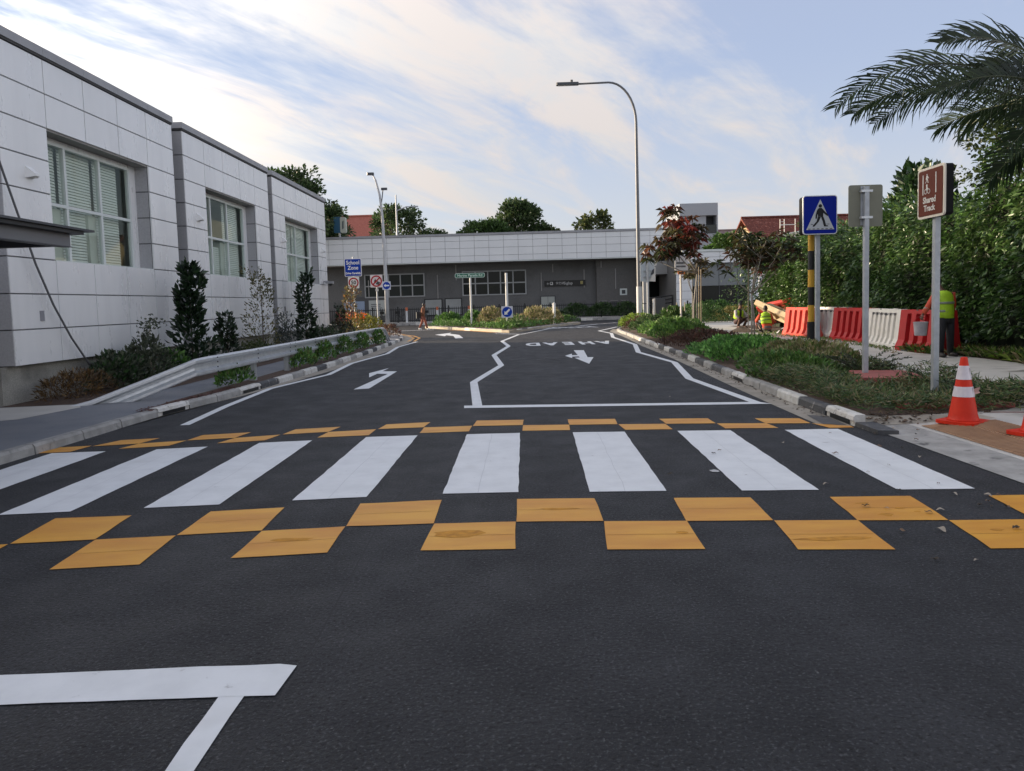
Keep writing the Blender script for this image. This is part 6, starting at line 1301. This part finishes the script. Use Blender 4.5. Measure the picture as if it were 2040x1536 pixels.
def head(t, c, fwd, hs=1., hair=True, cap=None):
    c = Vector(c); f_ = Vector(fwd).normalized(); up = Vector((0, 0, 1)); rt = f_.cross(up).normalized(); mb = MB()
    rings = [(-.125, .03, .04, .030), (-.105, .052, .062, .022), (-.06, .066, .085, .012), (0, .075, .096, 0), (.05, .074, .095, -.004), (.09, .056, .075, -.008), (.115, .02, .03, -.01)]
    mb.loft([(c + up * z * hs + f_ * o__ * hs, rt, f_, a * hs, b * hs) for z, a, b, o__ in rings], 14)
    mb.tube([c + f_ * .088 * hs + up * .02 * hs, c + f_ * .118 * hs - up * .025 * hs, c + f_ * .09 * hs - up * .035 * hs], [.008, .014, .008], 6)
    for s_ in (-1, 1): mb.tube([c + rt * s_ * .072 * hs - up * .03 * hs - f_ * .01, c + rt * s_ * .085 * hs - f_ * .015, c + rt * s_ * .074 * hs + up * .03 * hs - f_ * .012], [.010, .013, .008], 6)
    h_ = mb.build('head', skin_m, t, True)
    e = MB()
    for s_ in (-1, 1): e.tube([c + rt * s_ * .030 * hs + f_ * .084 * hs + up * .012 * hs, c + rt * s_ * .030 * hs + f_ * .096 * hs + up * .012 * hs], .009, 6)
    e.tube([c + f_ * .092 * hs - up * .065 * hs - rt * .022, c + f_ * .099 * hs - up * .066 * hs, c + f_ * .092 * hs - up * .065 * hs + rt * .022], .005, 5); e.build('face_feature', mat('face_dark', (.03, .015, .012), rough=.5), h_)
    if hair:
        mb = MB(); mb.loft([(c + up * z * hs + f_ * o__ * hs, rt, f_, a * hs, b * hs) for z, a, b, o__ in ((-.06, .062, .045, -.055), (-.02, .080, .070, -.036), (.03, .084, .092, -.014), (.075, .078, .096, -.006), (.11, .056, .072, -.008), (.132, .02, .03, -.01))], 14); mb.build('hair', cap or hair_m, h_, True)
    return h_
def limb(t, name, pts, rs, m): return MB().tube(pts, rs, 10).build(name, m, t, True)
def torso(t, name, rows, m, right, fwd):
    right = Vector(right).normalized(); fwd = Vector(fwd).normalized(); return MB().loft([(c, right, fwd, a, b) for c, a, b in rows], 18).build(name, m, t, True)
# standing worker with a pail, seen from behind and half hidden by the post
t = thing('person', 'standing worker in yellow vest and orange sleeves holding a pail behind the brown sign post', 'person', (9.42, 16.75, PZ), .12)
J = dict(pel=(0, 0, .92), che=(-.02, .04, 1.32), nek=(-.05, .10, 1.50), hed=(-.09, .17, 1.60), top=(-.10, .19, 1.68), shL=(-.22, .05, 1.40), elL=(-.40, .02, 1.14), wrL=(-.58, -.04, .95), shR=(.19, .05, 1.40), elR=(.25, .10, 1.13), wrR=(.22, .16, .90), hiL=(-.10, 0, .86), knL=(-.12, -.02, .48), anL=(-.10, .03, .09), toL=(-.14, -.16, .04), hiR=(.10, 0, .86), knR=(.15, .05, .48), anR=(.22, .14, .09), toR=(.24, .0, .04))
body(t, J, .92); head(t, (-.10, .19, 1.63), (-.6, .75, -.3))
torso(t, 'vest', [((0, .0, .86), .175, .125), ((0, .0, 1.0), .178, .13), ((-.01, .02, 1.18), .19, .135), ((-.02, .04, 1.34), .205, .135), ((-.025, .05, 1.43), .16, .115), ((-.03, .07, 1.47), .08, .08)], hivis, (1, 0, 0), (0, 1, 0))
for z, a in ((1.02, .185), (1.20, .197)): torso(t, 'vest_tape', [((-.005, .01, z - .025), a, .139), ((-.006, .015, z + .025), a, .140)], strip_m, (1, 0, 0), (0, 1, 0))
limb(t, 'sleeve', [(-.19, .05, 1.41), (-.40, .02, 1.14), (-.56, -.035, .97)], [.075, .062, .052], hv_o); limb(t, 'sleeve', [(.17, .05, 1.41), (.25, .10, 1.13), (.23, .15, .93)], [.075, .06, .05], hv_o)
limb(t, 'sleeve_band', [(-.455, .005, 1.08), (-.485, -.005, 1.05)], [.0625, .061], strip_m)
torso(t, 'trousers', [((0, 0, .76), .16, .11), ((0, 0, .90), .165, .118)], dk_tr, (1, 0, 0), (0, 1, 0)); limb(t, 'trouser_leg', [(-.09, 0, .86), (-.12, -.02, .48), (-.10, .03, .08)], [.105, .082, .068], dk_tr); limb(t, 'trouser_leg', [(.09, 0, .86), (.15, .05, .48), (.22, .14, .08)], [.105, .082, .068], dk_tr)
for a, b in (((-.10, .05, .06), (-.15, -.19, .045)), ((.22, .16, .06), (.25, -.06, .045))): limb(t, 'boot', [a, Vector(a).lerp(Vector(b), .5), b], [.062, .056, .040], bt_m)
hand(t, (-.575, -.038, .955), (-.35, -.05, -1), 1, .9); hand(t, (.22, .16, .91), (0, .1, -1), -1)
pl = thing('paint_pail', 'grey paint pail hanging from the standing worker hand', 'pail', (8.80, 16.62, PZ + .50))
MB().lathe([(.0, 0), (.115, 0), (.122, .01), (.145, .27), (.151, .275), (.151, .30), (.138, .30), (.128, .28), (.0, .27)], 20).build('bucket', mat('pail_grey', (.42, .40, .42), (.30, .28, .30), scale=7, rough=.5), pl, False)
hp = [(.15 * math.cos(a), 0, .27 + .145 * math.sin(a)) for a in [PI * i / 10 for i in range(11)]]; MB().tube(hp, .006, 5).build('handle', red_m, pl)
# worker squatting with back to the camera
t = thing('person', 'squatting worker seen from behind in yellow vest with red sleeves', 'person', (9.62, 29.4, PZ), .1)
J = dict(pel=(0, 0, .30), che=(0, .16, .66), nek=(.03, .24, .84), hed=(.06, .29, .93), top=(.07, .30, 1.0), shL=(-.20, .17, .72), elL=(-.27, .34, .50), wrL=(-.18, .50, .30), shR=(.21, .17, .72), elR=(.36, .28, .47), wrR=(.28, .42, .20), hiL=(-.12, .02, .28), knL=(-.22, .42, .42), anL=(-.16, .12, .09), toL=(-.17, .28, .04), hiR=(.12, .02, .28), knR=(.24, .42, .42), anR=(.17, .12, .09), toR=(.18, .28, .04))
body(t, J, .92); head(t, (.07, .30, .95), (.35, .9, -.3))
torso(t, 'shirt', [((0, -.02, .24), .20, .16), ((0, .02, .36), .20, .15), ((0, .04, .42), .195, .14)], hv_o, (1, 0, 0), (0, .9, .4)); torso(t, 'vest', [((0, .03, .37), .205, .155), ((0, .08, .50), .205, .15), ((0, .15, .66), .215, .14), ((.01, .18, .75), .19, .12), ((.02, .22, .81), .09, .08)], hivis, (1, 0, 0), (0, .92, -.35))
for z, y, a in ((.49, .075, .211), (.62, .13, .216)): torso(t, 'vest_tape', [((0, y - .01, z - .022), a, .156), ((0, y + .01, z + .022), a, .155)], mat('tape_green', (.13, .22, .03), rough=.5), (1, 0, 0), (0, .92, -.35))
limb(t, 'sleeve', [(.19, .17, .72), (.36, .28, .47), (.29, .40, .23)], [.085, .072, .058], hv_o); limb(t, 'sleeve', [(-.18, .17, .72), (-.27, .34, .50), (-.19, .48, .32)], [.085, .070, .055], hv_o)
torso(t, 'trousers', [((0, 0, .13), .16, .14), ((0, 0, .22), .205, .17), ((0, .02, .30), .19, .15)], mat('grey_trousers', (.10, .09, .085), rough=.85), (1, 0, 0), (0, 1, 0))
for s_ in (-1, 1): limb(t, 'trouser_leg', [(s_ * .11, .02, .26), (s_ * .23, .42, .42), (s_ * .165, .14, .08)], [.11, .085, .066], MT['dark_trousers']); limb(t, 'boot', [(s_ * .165, .06, .05), (s_ * .17, .2, .05), (s_ * .175, .32, .04)], [.058, .054, .04], bt_m)
hand(t, (.28, .42, .21), (-.2, .5, -.9), -1); hand(t, (-.18, .50, .31), (.2, .4, -.9), 1)
# worker squatting and facing the camera
t = thing('person', 'squatting worker facing the camera in yellow vest and grey sleeves', 'person', (10.15, 35.2, PZ), PI + .45)
J = dict(pel=(0, 0, .34), che=(0, .10, .72), nek=(0, .15, .92), hed=(0, .19, 1.02), top=(0, .20, 1.10), shL=(-.21, .10, .80), elL=(-.30, .28, .56), wrL=(-.16, .48, .36), shR=(.21, .10, .80), elR=(.32, .26, .56), wrR=(.18, .42, .46), hiL=(-.12, .04, .30), knL=(-.20, .46, .50), anL=(-.14, .22, .09), toL=(-.15, .40, .04), hiR=(.12, .04, .30), knR=(.24, .44, .50), anR=(.18, .20, .09), toR=(.20, .38, .04))
body(t, J, .92); head(t, (0, .20, 1.04), (.1, .95, -.35))
torso(t, 'shirt', [((0, .0, .30), .19, .15), ((0, .05, .5), .185, .14), ((0, .10, .72), .20, .135), ((0, .13, .84), .14, .10), ((0, .14, .88), .07, .07)], mat('dark_shirt', (.03, .028, .03), rough=.85), (1, 0, 0), (0, .95, -.25))
for s_ in (-1, 1): torso(t, 'vest', [((s_ * .115, .03, .44), .095, .155), ((s_ * .115, .07, .58), .098, .155), ((s_ * .12, .11, .74), .10, .148), ((s_ * .115, .13, .83), .075, .12)], hivis, (1, 0, 0), (0, .95, -.25))
gs = mat('grey_sleeve', (.33, .31, .30), rough=.8)
for s_, e, w_ in ((-1, (-.30, .28, .56), (-.17, .46, .38)), (1, (.32, .26, .56), (.19, .40, .47))): limb(t, 'sleeve', [(s_ * .19, .10, .80), e, w_], [.08, .066, .052], gs); hand(t, w_, (-s_ * .3, .6, -.5), -s_)
for s_ in (-1, 1): limb(t, 'trouser_leg', [(s_ * .11, .02, .28), (s_ * .22, .45, .48), (s_ * .16, .23, .08)], [.115, .088, .066], mat('maroon_trousers', (.045, .022, .024), rough=.85)); limb(t, 'boot', [(s_ * .16, .18, .05), (s_ * .17, .3, .05), (s_ * .18, .44, .04)], [.058, .054, .04], mat('boot_maroon', (.06, .025, .026), rough=.7))
torso(t, 'trousers', [((0, .0, .17), .15, .13), ((0, 0, .27), .195, .16), ((0, .02, .36), .18, .15)], MT['maroon_trousers'], (1, 0, 0), (0, 1, 0))
# walker crossing the slip road
t = thing('person', 'pedestrian in brown and rust clothes with a black bag crossing the far slip road', 'person', (-6.1, 47.6, 0), -PI / 2 - .15)
J = dict(pel=(0, 0, .90), che=(0, .03, 1.28), nek=(0, .05, 1.46), hed=(0, .09, 1.56), top=(0, .09, 1.64), shL=(-.18, .03, 1.36), elL=(-.22, -.10, 1.12), wrL=(-.20, .06, .92), shR=(.18, .03, 1.36), elR=(.22, .02, 1.10), wrR=(.20, .18, .96), hiL=(-.09, 0, .85), knL=(-.09, .14, .48), anL=(-.09, .24, .10), toL=(-.09, .40, .05), hiR=(.09, 0, .85), knR=(.09, -.04, .48), anR=(.09, -.24, .13), toR=(.09, -.10, .05))
body(t, J, .9); head(t, (0, .09, 1.58), (0, 1, 0))
torso(t, 'top', [((0, 0, .82), .17, .125), ((0, 0, .98), .155, .12), ((0, .02, 1.20), .17, .125), ((0, .03, 1.36), .175, .11), ((0, .04, 1.44), .08, .07)], mat('rust_top', (.24, .10, .05), (.19, .075, .04), scale=8, rough=.85), (1, 0, 0), (0, 1, 0))
for s_, e, w_ in ((-1, (-.22, -.10, 1.12), (-.20, .04, .95)), (1, (.22, .02, 1.10), (.205, .16, .98))): limb(t, 'sleeve', [(s_ * .165, .03, 1.37), e, w_], [.065, .052, .045], MT['rust_top']); hand(t, w_, (0, .4, -.9), -s_)
rt_ = mat('rust_trousers', (.26, .085, .055), rough=.85)
limb(t, 'trouser_leg', [(-.085, 0, .86), (-.09, .14, .48), (-.09, .23, .12)], [.10, .078, .06], rt_); limb(t, 'trouser_leg', [(.085, 0, .86), (.09, -.04, .48), (.09, -.22, .15)], [.10, .078, .06], rt_)
for a, b in (((-.09, .22, .06), (-.09, .44, .045)), ((.09, -.26, .10), (.09, -.08, .045))): limb(t, 'shoe', [a, Vector(a).lerp(Vector(b), .5), b], [.055, .05, .036], white_m)
tag(MB().bevbox(-6.50, -6.24, 47.42, 47.58, .74, 1.14, .03).build('shoulder_bag', black_m), 'black bag carried at the back of the walking pedestrian', 'bag')
